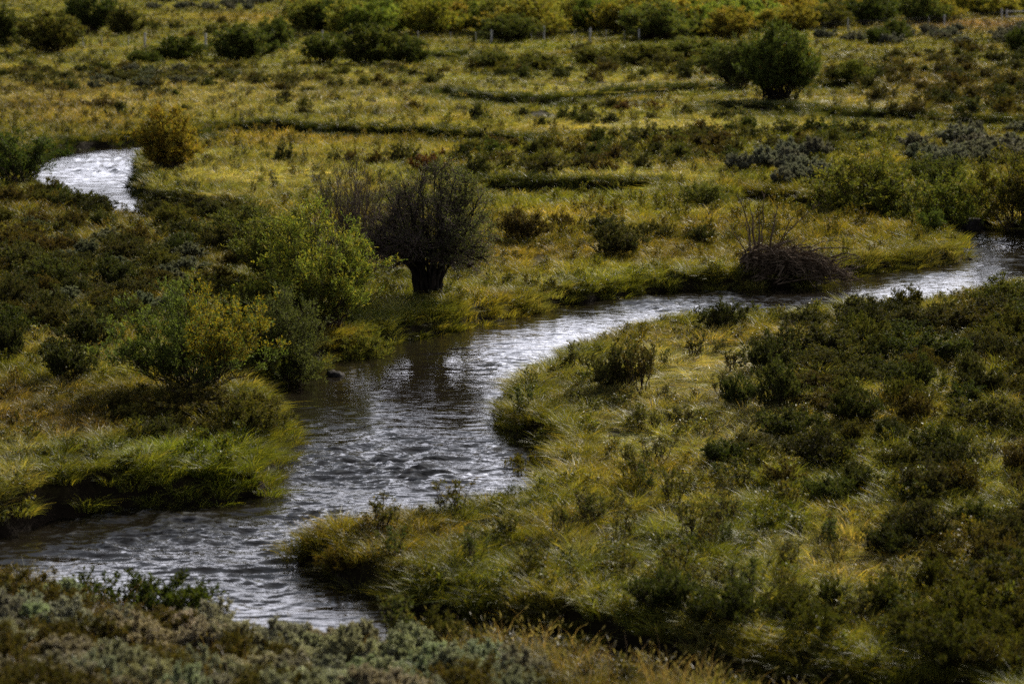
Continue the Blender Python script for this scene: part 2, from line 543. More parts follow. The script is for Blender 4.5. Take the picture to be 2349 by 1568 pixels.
def leaf_quads(P, D, L, Wd, g, fold=0.15):
    """diamond leaves from P along D"""
    n_ = len(P)
    D = unit(D)
    up = unit(g.normal(size=(n_, 3)) + np.array([0, 0, .6]))
    S = unit(np.cross(D, up))
    N = np.cross(S, D)
    L = L[:, None]; Wd = Wd[:, None]
    V = np.stack([P, P + D * L * .5 + S * Wd * .5 + N * L * fold * .3, P + D * L - N * L * fold, P + D * L * .5 - S * Wd * .5 + N * L * fold * .3], 1)
    q = np.arange(n_ * 4).reshape(-1, 4)
    return V.reshape(-1, 3), q


def sprout(P, n_per, t0, t1, length, g, out=0.6, up=0.5, k=4, follow=.6):
    """children polylines off parents P (n,k,3)"""
    n_, kk = P.shape[:2]
    m = n_ * n_per
    par = np.repeat(np.arange(n_), n_per)
    t = g.uniform(t0, t1, m) * (kk - 1)
    i = np.clip(t.astype(int), 0, kk - 2); f = (t - i)[:, None]
    a = P[par, i] * (1 - f) + P[par, i + 1] * f
    T = unit(P[par, i + 1] - P[par, i])
    rd = unit(g.normal(size=(m, 3)))
    D = unit(T * follow + rd * out + np.array([0, 0, up]))
    Lg = length * g.uniform(.55, 1.25, m)[:, None] * (1 - .35 * (t / (kk - 1)))[:, None]
    b = a + unit(T * .5 + D * .6) * Lg * .5
    c = a + D * Lg
    return bez(a, b, c, k), t / (kk - 1)


def grow(seed, H, R, stems=24, base_r=.15, arch=.5, l2=7, l2len=.3, l3=4, l3len=.16, leaves=5, leaf=(.06, .02), pal=((.07, .08, .02),), palw=None,
         trunk=.025, lobes=.3, low=.15, start=.3, bare=0.0, tip=None, upb=.45, fit=True, colfn=None, barefn=None):
    g = np.random.default_rng(seed)
    az = g.uniform(0, 2 * np.pi, stems)
    el = np.arcsin(g.uniform(low, 1, stems))
    rad = 1 + lobes * np.sin(az * 2 + g.uniform(0, 6)) * .5 + lobes * g.uniform(-.8, .5, stems)
    tgt = np.stack([R * rad * np.cos(az) * np.cos(el), R * rad * np.sin(az) * np.cos(el), H * (.25 + .75 * np.sin(el)) * (1 + lobes * .5 * g.uniform(-1, .3, stems))], -1)
    ba = g.uniform(0, 2 * np.pi, stems); br = base_r * np.sqrt(g.uniform(0, 1, stems))
    base = np.stack([br * np.cos(ba) + .25 * base_r * np.cos(az), br * np.sin(ba) + .25 * base_r * np.sin(az), np.full(stems, -.08)], -1)
    mid = base * (1 - .45) + tgt * .45
    mid[:, 2] = tgt[:, 2] * (.45 + arch * .35)
    mid[:, :2] = base[:, :2] + (tgt[:, :2] - base[:, :2]) * (.55 - arch * .3)
    S1 = bez(base, mid, tgt, 7)
    S1[:, 1:-1] += g.normal(size=(stems, 5, 3)) * .018 * H
    S2, _ = sprout(S1, l2, start, 1.0, l2len * H, g, out=.75, up=upb, k=4)
    S3, _ = sprout(S2, l3, .25, 1.0, l3len * H, g, out=.7, up=upb, k=3)
    fv, fq, off = [], [], 0
    for P, a, b in ((S1, trunk * g.uniform(.6, 1.1, len(S1)), trunk * .25), (S2, np.full(len(S2), trunk * .3), trunk * .12), (S3, np.full(len(S3), trunk * .16), trunk * .07)):
        v, q = tubes(P, a, b, 3 if P is not S1 else 5)
        fv.append(v); fq.append(q + off); off += len(v)
    SV, SQ = np.concatenate(fv), np.concatenate(fq)
    # leaves on the finest twigs
    tips = S3
    if bare > 0:
        tips = tips[g.uniform(size=len(tips)) > bare]
    if barefn is not None:
        tips = tips[g.uniform(size=len(tips)) > barefn(tips[:, -1])]
    m = len(tips) * leaves
    par = np.repeat(np.arange(len(tips)), leaves)
    t = g.uniform(.1, 1.0, m)[:, None]
    a = tips[par, 0] * (1 - t) + tips[par, -1] * t
    T = unit(tips[par, -1] - tips[par, 0])
    D = T * .8 + g.normal(size=(m, 3)) * .55 + np.array([0, 0, .1])
    L = leaf[0] * g.uniform(.6, 1.35, m); Wd = leaf[1] * g.uniform(.7, 1.3, m)
    LV, LQ = leaf_quads(a, D, L, Wd, g)
    pal = np.array(pal)
    tw = g.choice(len(pal), len(tips), p=palw)
    c = pal[tw[par]] * g.uniform(.7, 1.3, m)[:, None]
    if colfn is not None:
        c = colfn(a, c, g)
    C = np.repeat(c, 4, 0)
    return SV, SQ, LV, LQ, C


def split_meshes(name, gr, mat_leaf=M_LEAF, mat_stem=M_TWIG):
    SV, SQ, LV, LQ, C = gr
    return make_mesh(name + '_stems', SV, SQ, [mat_stem], smooth=True), make_mesh(name + '_foliage', LV, LQ, [mat_leaf], col=C)


def one_mesh(name, gr, mat_leaf=M_LEAF, mat_stem=M_TWIG):
    SV, SQ, LV, LQ, C = gr
    V = np.concatenate([SV, LV]); Q = np.concatenate([SQ, LQ + len(SV)])
    C2 = np.concatenate([np.full((len(SV), 3), .05), C])
    return make_mesh(name, V, Q, [mat_stem, mat_leaf], col=C2, midx=np.r_[np.zeros(len(SQ)), np.ones(len(LQ))])


# palettes (base colours)
P_WILLOW = ((.090, .102, .028), (.115, .120, .032), (.068, .082, .025), (.145, .130, .034))
P_OLIVE = ((.085, .095, .034), (.11, .115, .038), (.065, .075, .028))
P_GOLD = ((.30, .215, .03), (.24, .19, .03), (.30, .18, .03), (.15, .14, .03))
P_DARK = ((.052, .052, .018), (.072, .066, .020), (.040, .042, .015), (.068, .056, .020))
P_SAGE = ((.235, .225, .145), (.19, .18, .12), (.275, .262, .17), (.15, .14, .09))
P_BROWN = ((.08, .055, .03), (.06, .05, .03), (.05, .05, .025))

LIB = {}
# near low shrubs with stems and foliage kept apart
LIB['low'] = [split_meshes('low_shrub', grow(100 + i, .8, .62 + .08 * i, stems=34, base_r=.24, arch=.35, l2=9, l2len=.34, l3=5, l3len=.17, leaves=8, leaf=(.048, .02), pal=P_DARK,
                           trunk=.012, lobes=.5, low=.2, start=.2)) for i in range(5)]
LIB['sage'] = [split_meshes('sagebrush', grow(200 + i, .75, .6, stems=40, base_r=.2, arch=.2, l2=9, l2len=.22, l3=6, l3len=.15, leaves=9, leaf=(.055, .017), pal=P_SAGE,
                            trunk=.018, lobes=.45, low=.15, start=.45, upb=.8), M_SAGE, M_BARK) for i in range(4)]
LIB['sprig'] = [split_meshes('sprig_shrub', grow(300 + i, .75, .28, stems=11, base_r=.14, arch=.1, l2=5, l2len=.25, l3=3, l3len=.14, leaves=4, leaf=(.05, .018),
                             pal=((.07, .075, .03), (.10, .09, .03), (.05, .06, .025)), trunk=.011, lobes=.4, low=.6, start=.3, upb=.8)) for i in range(4)]
LIB['willow'] = [split_meshes('willow_shrub', grow(400 + i, 2.2, 1.35, stems=44, base_r=.35, arch=.3, l2=9, l2len=.28, l3=6, l3len=.13, leaves=7, leaf=(.085, .03), pal=P_WILLOW,
                              trunk=.022, lobes=.35, low=.12, start=.25)) for i in range(4)]
LIB['lowfar'] = [one_mesh('low_shrub', grow(500 + i, .7, .6, stems=22, base_r=.38, arch=.1, l2=6, l2len=.38, l3=4, l3len=.2, leaves=5, leaf=(.075, .03), pal=P_DARK,
                          trunk=.012, lobes=.95, low=.2, start=.2)) for i in range(5)]
LIB['sagefar'] = [one_mesh('sagebrush', grow(520 + i, .7, .6, stems=24, base_r=.2, arch=.2, l2=7, l2len=.24, l3=4, l3len=.15, leaves=6, leaf=(.08, .034), pal=P_SAGE,
                           trunk=.015, lobes=.4, low=.15, start=.4, upb=.7), M_SAGE, M_BARK) for i in range(3)]
LIB['willowfar'] = [one_mesh('willow_shrub', grow(540 + i, 3.0, 2.0, stems=60, base_r=.6, arch=.35, l2=9, l2len=.24, l3=6, l3len=.12, leaves=7, leaf=(.14, .055), pal=P_WILLOW,
                             trunk=.03, lobes=.28, low=.03, start=.22)) for i in range(6)]
DIM = {'low': (.8, .7), 'sage': (.75, .6), 'sprig': (.75, .32), 'willow': (2.2, 1.35), 'lowfar': (.7, .6), 'sagefar': (.7, .6), 'willowfar': (3.0, 2.0)}
for k_, v_ in LIB.items():
    hh_, rr_ = [], []
    for m_ in v_:
        m_ = m_[1] if isinstance(m_, tuple) else m_
        co = np.empty(len(m_.vertices) * 3, np.float32); m_.vertices.foreach_get('co', co); co = co.reshape(-1, 3)
        hh_.append(np.percentile(co[:, 2], 98.5)); rr_.append(np.percentile(np.abs(co[:, 0]), 97))
    print(k_, DIM[k_], np.mean(hh_), np.mean(rr_))
    DIM[k_] = (float(np.mean(hh_)), float(np.mean(rr_)))
NAME = {'low': 'low_shrub', 'sage': 'sagebrush', 'sprig': 'sprig_shrub', 'willow': 'willow_shrub', 'lowfar': 'low_shrub', 'sagefar': 'sagebrush', 'willowfar': 'willow_shrub'}
CAT = {'low_shrub': 'shrub', 'sagebrush': 'sagebrush', 'sprig_shrub': 'shrub', 'willow_shrub': 'willow', }


QUEUE = []


def plant(kind, x, y, h, w, tint, label, group=None):
    QUEUE.append(dict(kind=kind, x=x, y=y, h=h, w=w, tint=tint, label=label, group=group, yaw=random.uniform(0, 6.28), var=random.randrange(len(LIB[kind]))))


def plant_now(kind, x, y, h, w, tint, label, group=None, yaw=None, var=None):
    """place one plant: h height and w width in metres"""
    D = DIM[kind]
    v = LIB[kind][random.randrange(len(LIB[kind])) if var is None else var]
    sc = (w / 2 / D[1], w / 2 / D[1], h / D[0])
    z = float(height(np.array([x]), np.array([y]))[0])
    yaw = random.uniform(0, 6.28) if yaw is None else yaw
    if isinstance(v, tuple):
        r = bpy.data.objects.new(NAME[kind], None); COL.objects.link(r); r.empty_display_size = .2
        s = link('stems', v[0], r); f = link('foliage', v[1], r)
        s.color = f.color = (*tint, 1)
    else:
        r = link(NAME[kind], v); r.color = (*tint, 1)
    r.location = (x, y, z); r.rotation_euler = (0, 0, yaw); r.scale = sc
    tag(r, label, CAT[NAME[kind]], group)
    return r


def ppm(py):
    return (py - HORIZON) / CAM_H


def vary(t, a=.15):
    k = random.uniform(1 - a, 1 + a)
    return tuple(c * k * random.uniform(1 - a * .4, 1 + a * .4) for c in t)


taken = []          # survey rectangles of the big plants, so small ones keep clear

# ------------------------------------------------------------------ heroes
def hero(name, px, py, mw_leaf, mw_stem, gr, label, cat='willow', tint=(1, 1, 1), group=None, yaw=0, scale=1.0):
    x, y = at(px, py, 0)
    z = float(height(np.array([x]), np.array([y]))[0])
    r = bpy.data.objects.new(name, None); COL.objects.link(r)
    a, b = split_meshes(name, gr, mw_leaf, mw_stem)
    s = link('stems', a, r); f = link('foliage', b, r); f.color = (*tint, 1)
    r.location = (x, y, z); r.rotation_euler = (0, 0, yaw); r.scale = (scale,) * 3
    tag(r, label, cat, group)
    return r


# the dark old willow by the bend: thick fluted trunk, limbs, fine twig crown
def old_willow():
    g = np.random.default_rng(11)
    px, py = 985, 688
    x, y = at(px, py, 0)
    z = float(height(np.array([x]), np.array([y]))[0])
    r = bpy.data.objects.new('willow_tree', None); COL.objects.link(r)
    r.location = (x, y, z)
    k = ppm(py)          # survey pixels per metre
    H = (py - 362) / k
    # trunk of fused stems
    n_ = 24
    az = np.linspace(0, 2 * np.pi, n_, endpoint=False) + g.uniform(-.15, .15, n_)
    rb = .40 * g.uniform(.45, 1.1, n_)
    base = np.stack([rb * np.cos(az), .8 * rb * np.sin(az), np.full(n_, -.2)], -1)
    topz = 1.25 * g.uniform(.8, 1.15, n_)
    top = np.stack([(.62) * np.cos(az) * g.uniform(.5, 1.4, n_), .5 * np.sin(az), topz], -1)
    mid = np.stack([.30 * np.cos(az) * g.uniform(.6, 1.2, n_), .24 * np.sin(az), topz * .55], -1)
    P = bez(base, mid, top, 8)
    P[:, 1:-1] += g.normal(size=(n_, 6, 3)) * .02
    v1, q1 = tubes(P, .085 * g.uniform(.5, 1.5, n_), np.full(n_, .05), 7)
    tr = link('trunk', make_mesh('willow_trunk', v1, q1, [M_BARK], smooth=True), r)
    # limbs going on from the trunk
    nl = 72
    src = g.integers(0, n_, nl)
    a = P[src, -1] + g.normal(size=(nl, 3)) * .03
    t0 = g.uniform(.65, 1, nl)
    a = P[src, 5] * (1 - t0)[:, None] + P[src, -1] * t0[:, None]
    az2 = az[src] + g.normal(size=nl) * .55
    el = np.arcsin(g.uniform(-.5, 1, nl))
    R = 1.66
    tgt = np.stack([R * np.cos(az2) * np.cos(el), R * .9 * np.sin(az2) * np.cos(el), 1.6 + (H - 1.95) * np.sign(np.sin(el)) * np.abs(np.sin(el)) ** .8 * np.where(el < 0, .55, 1)], -1)
    tgt += g.normal(size=(nl, 3)) * .12
    m = a * .5 + tgt * .5; m[:, 2] += .22 * (1 - np.sin(el)) - .05
    L1 = bez(a, m, tgt, 7); L1[:, 1:-1] += g.normal(size=(nl, 5, 3)) * .04
    for i in range(nl):
        v2, q2 = tubes(L1[i:i + 1], .05 * g.uniform(.6, 1.2, 1), np.full(1, .012), 5)
        link('limb', make_mesh('willow_limb', v2, q2, [M_BARK], smooth=True), r)
    S2, _ = sprout(L1, 17, .15, 1, .66, g, out=.8, up=.25, k=5)
    S3, _ = sprout(S2, 11, .15, 1, .36, g, out=.75, up=.3, k=3)
    S2[:, 2:-1] += g.normal(size=S2[:, 2:-1].shape) * .03
    va, qa = tubes(S2, np.full(len(S2), .011), np.full(len(S2), .004), 3)
    vb, qb = tubes(S3, np.full(len(S3), .0055), np.full(len(S3), .003), 3)
    tw = link('twigs', make_mesh('willow_twigs', np.concatenate([va, vb]), np.concatenate([qa, qb + len(va)]), [M_TWIG2]), r)
    # sparse leaves, thicker on the right and the top
    pr = np.clip(.42 + .5 * S3[:, -1, 0] / R + .12 * (S3[:, -1, 2] - 2), .10, .95)
    tips = S3[g.uniform(size=len(S3)) < pr]
    nlv = 6
    par = np.repeat(np.arange(len(tips)), nlv); t = g.uniform(.1, 1, len(par))[:, None]
    pp = tips[par, 0] * (1 - t) + tips[par, -1] * t
    V, Q = leaf_quads(pp, unit(tips[par, -1] - tips[par, 0]) + g.normal(size=pp.shape) * .5, .06 * g.uniform(.6, 1.3, len(par)), .018 * g.uniform(.7, 1.3, len(par)), g)
    pal = np.array(((.09, .10, .032), (.07, .08, .03), (.12, .125, .035)))
    c = pal[g.integers(0, 3, len(tips))[par]] * g.uniform(.7, 1.2, len(par))[:, None]
    c = c * (1 + .5 * np.clip(pp[:, :1] / R, 0, 1))  # leaf colour lifted toward the right, standing in for the sunlit side
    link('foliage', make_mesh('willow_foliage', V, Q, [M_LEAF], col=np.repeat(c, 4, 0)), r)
    tag(r, 'dark old willow with thick fluted trunk and twiggy rounded crown beside the river bend', 'willow tree')


old_willow()
taken.append((870, 560, 1110, 700))

k = ppm(650)
hero('willow_shrub', 815, 640, M_LEAF, M_TWIG2, grow(21, 3.5, 1.6, stems=110, base_r=.45, arch=.25, l2=7, l2len=.26, l3=4, l3len=.15, leaves=3, leaf=(.05, .016), pal=P_BROWN + P_DARK,
     trunk=.016, low=.35, start=.3, barefn=lambda p: .70 - .0 * p[:, 0], upb=.8), 'bare purple-brown willow thicket leaning against the dark old willow')


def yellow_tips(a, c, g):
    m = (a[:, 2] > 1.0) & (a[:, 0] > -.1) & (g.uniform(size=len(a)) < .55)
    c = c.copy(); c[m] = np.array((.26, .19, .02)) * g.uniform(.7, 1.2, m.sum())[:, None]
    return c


hero('willow_shrub', 735, 768, M_LEAF, M_TWIG, grow(22, 3.35, 1.75, stems=80, base_r=.5, arch=.3, l2=10, l2len=.22, l3=7, l3len=.10, leaves=8, leaf=(.075, .026),
     pal=((.16, .185, .035), (.20, .21, .04), (.12, .15, .03), (.28, .24, .035)), trunk=.022, lobes=.35, low=.05, start=.22), 'bright yellow-green willow on the bank left of the dark old willow')
hero('willow_shrub', 652, 835, M_LEAF, M_TWIG, grow(23, 2.4, 1.15, stems=64, base_r=.4, arch=.3, l2=10, l2len=.26, l3=7, l3len=.12, leaves=8, leaf=(.06, .02), pal=P_OLIVE,
     trunk=.018, lobes=.3, low=.05, start=.2), 'dull grey-green willow drooping over the water edge below the yellow-green one')
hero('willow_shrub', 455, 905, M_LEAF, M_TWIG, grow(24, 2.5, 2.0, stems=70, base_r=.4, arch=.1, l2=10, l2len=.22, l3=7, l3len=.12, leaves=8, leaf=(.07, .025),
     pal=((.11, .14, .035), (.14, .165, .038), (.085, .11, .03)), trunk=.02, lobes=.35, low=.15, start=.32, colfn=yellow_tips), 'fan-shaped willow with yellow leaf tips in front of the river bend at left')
hero('willow_shrub', 385, 392, M_LEAF, M_TWIG, grow(25, 2.75, 1.35, stems=80, base_r=.45, arch=.3, l2=9, l2len=.22, l3=7, l3len=.12, leaves=9, leaf=(.09, .038),
     pal=P_GOLD, palw=(.35, .3, .15, .2), trunk=.02, lobes=.25, low=.05, start=.2), 'orange-yellow willow on the tip beside the upper left pool')
hero('willow_shrub', 1785, 232, M_LEAF, M_BARK, grow(26, 4.3, 2.75, stems=150, base_r=1.0, arch=.15, l2=10, l2len=.20, l3=7, l3len=.09, leaves=7, leaf=(.12, .04),
     pal=((.085, .11, .025), (.11, .13, .028), (.07, .09, .022), (.20, .13, .02)), palw=(.36, .33, .28, .03), trunk=.035, lobes=.22, low=.22, start=.3), 'largest round dark green willow standing alone in the far meadow')
hero('willow_shrub', 1690, 205, M_LEAF, M_TWIG, grow(27, 3.2, 2.1, stems=70, base_r=.7, arch=.3, l2=9, l2len=.24, l3=7, l3len=.12, leaves=8, leaf=(.12, .045), pal=P_WILLOW,
     trunk=.03, lobes=.3, low=.06, start=.2), 'paler willow tucked against the left side of the largest round willow', tint=(.8, .85, .9))
for args in [
    # px, base py, width px, height px, tint, label
    (115, 124, 145, 88, (.95, .85, .7), 'broad olive willow with yellowing top behind the fence at far left'),
    (205, 82, 118, 92, (.55, .65, .6), 'tall dark willow at the top left between two yellower ones'),
    (290, 84, 84, 62, (.8, .75, .7), 'small willow with yellow tips right of the tall dark willow, top left'),
    (12, 112, 80, 84, (.6, .65, .6), 'dark willow cut by the left edge above the fence'),
    (560, 142, 150, 74, (.72, .82, .7), 'wide green willow just right of the thick fence posts'),
    (632, 112, 84, 68, (.85, .95, .8), 'taller thin-leaved willow rising behind the wide green one'),
    (742, 148, 92, 62, (.8, .9, .7), 'small willow left of the arching willow by the fence'),
    (845, 152, 130, 84, (.8, .85, .65), 'arching willow in front of the fence with leaning stems'),
    (932, 152, 104, 60, (.7, .78, .6), 'low willow right of the arching one, above the dark cut bank'),
    (745, 74, 120, 62, (.62, .75, .6), 'dark green willow at the left end of the yellow thicket'),
    (800, 66, 110, 66, (.85, .95, .8), 'grey-green willow second from the left end of the thicket'),
    (640, 650, 200, 150, (1.1, 1.1, .9), 'dull olive willow behind and left of the yellow-green willow'),
    (835, 775, 120, 95, (1.5, 1.4, 1.0), 'small sprawling yellow-green willow on the bank below the dark old willow'),
    (575, 780, 150, 130, (1.0, 1.0, .8), 'dark green willow between the fan-shaped and the yellow-green willow'),
    (560, 560, 170, 90, (1.0, 1.0, .8), 'low olive willow up the flat behind the yellow-green willow'),
    (682, 822, 96, 105, (.75, .75, .6), 'dark tangled willow hugging the water left of the lone rock'),
    (615, 850, 130, 140, (.8, .85, .6), 'dark willow right against the fan-shaped willow, water side'),
    (1960, 478, 230, 150, (1.45, 1.35, .9), 'yellow-green willow on the far bank above the right peninsula'),
    (2085, 486, 190, 125, (1.1, 1.1, .8), 'low willow in the dark hedge above the right peninsula'),
    (2205, 492, 170, 135, (1.2, 1.25, .85), 'upright willow beside the boulder on the right far bank'),
    (2335, 505, 190, 165, (1.0, .85, .6), 'shadowy brown-green willow cut by the right edge above the boulder'),
    (45, 425, 160, 118, (.55, .7, .55), 'dark green willow at the left edge below the upper pool'),
    (1395, 72, 90, 52, (.5, .6, .55), 'dark rounded willow among the yellow thicket near the middle post'),
    (1170, 100, 130, 58, (.95, 1.0, .8), 'pale round willow right in front of the thicket touching the fence'),
    (1500, 92, 90, 40, (1.3, 1.1, .6), 'bright yellow low willow right behind the fence, middle of the thicket'),
    (1600, 88, 120, 45, (1.2, 1.15, .7), 'yellow willow behind the fence, left of the pale lone post'),
    (1985, 62, 130, 64, (.62, .72, .55), 'dark round willow behind the post at the right of the thicket'),
    (1900, 70, 110, 54, (.95, .85, .6), 'olive-gold willow left of the dark round one behind the fence'),
    (2130, 48, 80, 60, (.6, .5, .4), 'brown-shaded willow clump at the top right before the rail gate'),
    (2010, 105, 60, 40, (.7, .8, .6), 'small willow in the grey sage right of the largest round willow'),
    (2055, 98, 70, 44, (.7, .78, .6), 'small green willow on the slope below the right fence posts'),
    (1610, 478, 90, 58, (1.15, 1.15, .8), 'small loose yellow-green willow behind the brush pile'),
    (2135, 540, 60, 55, (.8, 1.0, .7), 'little green willow on the tip of the right peninsula'),
    (2340, 130, 60, 60, (.6, .7, .5), 'green willow at the right edge below the rail gate'),
    (2015, 440, 120, 80, (1.1, 1.0, .6), 'golden-tipped willow behind the yellow-green one on the right far bank'),
    (2150, 440, 130, 80, (.8, .85, .6), 'olive willow in the back of the right hedge'),
    (1905, 488, 80, 60, (1.0, .9, .6), 'small yellowing willow at the left end of the right hedge'),
    (1590, 140, 130, 50, (1.3, 1.3, .9), 'pale spreading willow bush left of the paler lone-willow neighbour'),
    (1480, 150, 120, 44, (1.3, 1.2, .8), 'loose yellow-green bush in rough ground below the middle fence'),
    (1360, 150, 110, 40, (1.2, 1.1, .8), 'low olive willow bush in rough ground right of the dark cut bank'),
    (1230, 165, 110, 42, (1.25, 1.15, .8), 'olive willow bush just above the small far pool'),
    (1135, 160, 90, 36, (1.0, 1.0, .8), 'low willow bush right below the dark cut bank'),
    (1660, 170, 110, 60, (1.1, 1.15, .9), 'green willow bush left of the round lone willow group'),
    (1960, 190, 80, 46, (1.3, 1.3, .9), 'bright grassy willow bush right of the round lone willow'),
    (330, 150, 70, 34, (.7, .8, .6), 'low bright willow bush below the first thick fence post'),
    (410, 140, 100, 50, (.65, .75, .5), 'soft green bush between the two thick dark posts at left'),
]:
    px, py, wp, hp, tint, label = args
    x, y = at(px, py, 0); k = ppm(py)
    kd = 'willow' if py > 350 else 'willowfar'
    plant(kd, x, y, hp / k * 1.05, wp / k, tint, label)
    if py > 300: taken.append((px - wp * .4, py - hp * .3, px + wp * .4, py + 12))

# thicket beyond the fence: every bush its own
random.seed(31)
rows = [(92, 20, 830, 2000), (80, 22, 700, 2060), (66, 22, 690, 2100), (52, 24, 690, 2200), (36, 26, 690, 2400), (20, 26, 690, 2400), (4, 26, 700, 2400), (-14, 22, 690, 2400), (-36, 18, 640, 2400), (-62, 16, 600, 2400)]
for (py0, cnt, xa, xb) in rows:
    for i in range(cnt):
        px = xa + (xb - xa) * (i + .5 + random.uniform(-.35, .35)) / cnt
        py = py0 + random.uniform(-7, 5)
        if py0 == 92 and (1240 < px < 1500 or 860 < px < 1110 or px > 1700): continue
        if py0 in (80, 66) and px > 1880: continue
        x, y = at(px, py, 0); k = ppm(py)
        kind = random.choices(['y', 'g', 'p', 'o', 'd'], [.24, .26, .22, .12, .12])[0]
        tint = {'y': (1.5, 1.2, .7), 'g': (1.0, 1.05, .75), 'p': (1.25, 1.2, .9), 'o': (1.35, 1.0, .6), 'd': (.7, .75, .6)}[kind]
        word = {'y': 'yellow', 'g': 'green', 'p': 'pale green', 'o': 'orange-tinged', 'd': 'dark'}[kind]
        where = 'front of' if py0 > 60 else ('middle of' if py0 > 20 else 'back of')
        h_ = random.uniform(2.3, 3.7)
        plant('willowfar', x, y, h_, h_ * random.uniform(1.3, 1.9), vary(tuple(1.75 * c for c in tint), .25), f'{word} willow bush in the {where} the thicket beyond the fence', f'{word} willows in the {where} the far thicket')

# ------------------------------------------------------------------ fence
fence_pts = [(54, 130, 0), (203, 118, 1), (250, 119, 0), (313, 121, 0), (353, 121, 2), (460, 121, 0), (502, 121, 2), (652, 116, 1), (787, 112, 1), (936, 108, 1), (1021, 108, 0), (1100, 109, 0), (1163, 110, 0),
             (1199, 110, 2), (1242, 107, 0), (1297, 108, 0), (1328, 103, 2), (1402, 105, 0), (1440, 107, 2), (1481, 105, 0), (1524, 104, 0), (1560, 106, 1), (1600, 100, 0), (1707, 89, 1), (1830, 86, 0), (1950, 82, 0),
             (2070, 78, 1), (2180, 74, 0), (2268, 66, 0), (2305, 68, 2), (2346, 62, 0), (2446, 52, 2)]
fx = bpy.data.objects.new('wire_fence', None); COL.objects.link(fx)
tag(fx, 'wire fence on weathered posts crossing the far meadow before the willow thicket', 'fence')
g = np.random.default_rng(5)


def post_mesh(r_, h_, sides, seed):
    gg = np.random.default_rng(seed)
    zs = np.array([-.4, 0, .3, .7, h_ - .04, h_, h_ + .012])
    rr = np.array([1.05, 1.05, 1.0, .96, .95, .9, .45]) * r_
    ang = np.arange(sides) / sides * 2 * np.pi
    V = np.stack([rr[:, None] * np.cos(ang) * (1 + .06 * gg.normal(size=(len(zs), sides))), rr[:, None] * np.sin(ang), np.repeat(zs[:, None], sides, 1)], -1)
    idx = np.arange(len(zs) * sides).reshape(len(zs), sides)
    q = np.stack([idx[:-1], np.roll(idx[:-1], -1, 1), np.roll(idx[1:], -1, 1), idx[1:]], -1).reshape(-1, 4)
    V = V.reshape(-1, 3)
    c = len(V); V = np.concatenate([V, [[0, 0, h_ + .014]]])
    tri = [(idx[-1, i], idx[-1, (i + 1) % sides], c) for i in range(sides)]
    return make_mesh('post', V, q, [M_POST], tris=tri, smooth=True)


pm = {0: post_mesh(.035, 1.15, 6, 1), 1: post_mesh(.07, 1.38, 9, 2), 2: post_mesh(.10, 1.42, 10, 3)}
tops = []
for (px, py, kd) in fence_pts:
    x, y = at(px * .9396, py * .9396, 0)
    z = float(height(np.array([x]), np.array([y]))[0])
    o = link('post', pm[kd], fx, (x, y, z)); o.rotation_euler = (g.normal() * .03, g.normal() * .03, g.uniform(0, 6))
    tops.append((x, y, z))
tops = np.array(tops)
for hz in (.35, .65, .95, 1.12):
    pts = []
    for i in range(len(tops) - 1):
        for t in (0, .25, .5, .75):
            q_ = tops[i] * (1 - t) + tops[i + 1] * t
            pts.append(q_ + np.array([0, 0, hz - .16 * t * (1 - t)]))
    pts.append(tops[-1] + np.array([0, 0, hz]))
    v, q = tubes(np.array(pts)[None], .006, .006, 4)
    link('wire', make_mesh('wire', v, q, [M_WIRE]), fx)
# rail gate at the upper right
gx = bpy.data.objects.new('rail_gate', None); COL.objects.link(gx)
tag(gx, 'dark wooden rail fence section at the top right corner', 'fence')
a_, b_ = at(2446 * .9396 + 6, 50 * .9396, 0), at(2446 * .9396 + 160, 47 * .9396, 0)
za = float(height(np.array([a_[0]]), np.array([a_[1]]))[0])
for t in (0.03, .5, 1):
    q_ = a_ * (1 - t) + b_ * t
    link('post', pm[2], gx, (q_[0], q_[1], za))
for hz in (.55, 1.15):
    v, q = tubes(np.array([[[a_[0], a_[1] - .12, za + hz], [(a_[0] + b_[0]) / 2, (a_[1] + b_[1]) / 2 - .12, za + hz - .02], [b_[0], b_[1] - .12, za + hz]]]), .06, .05, 8)
    link('rail', make_mesh('rail', v, q, [M_POST], smooth=True), gx)


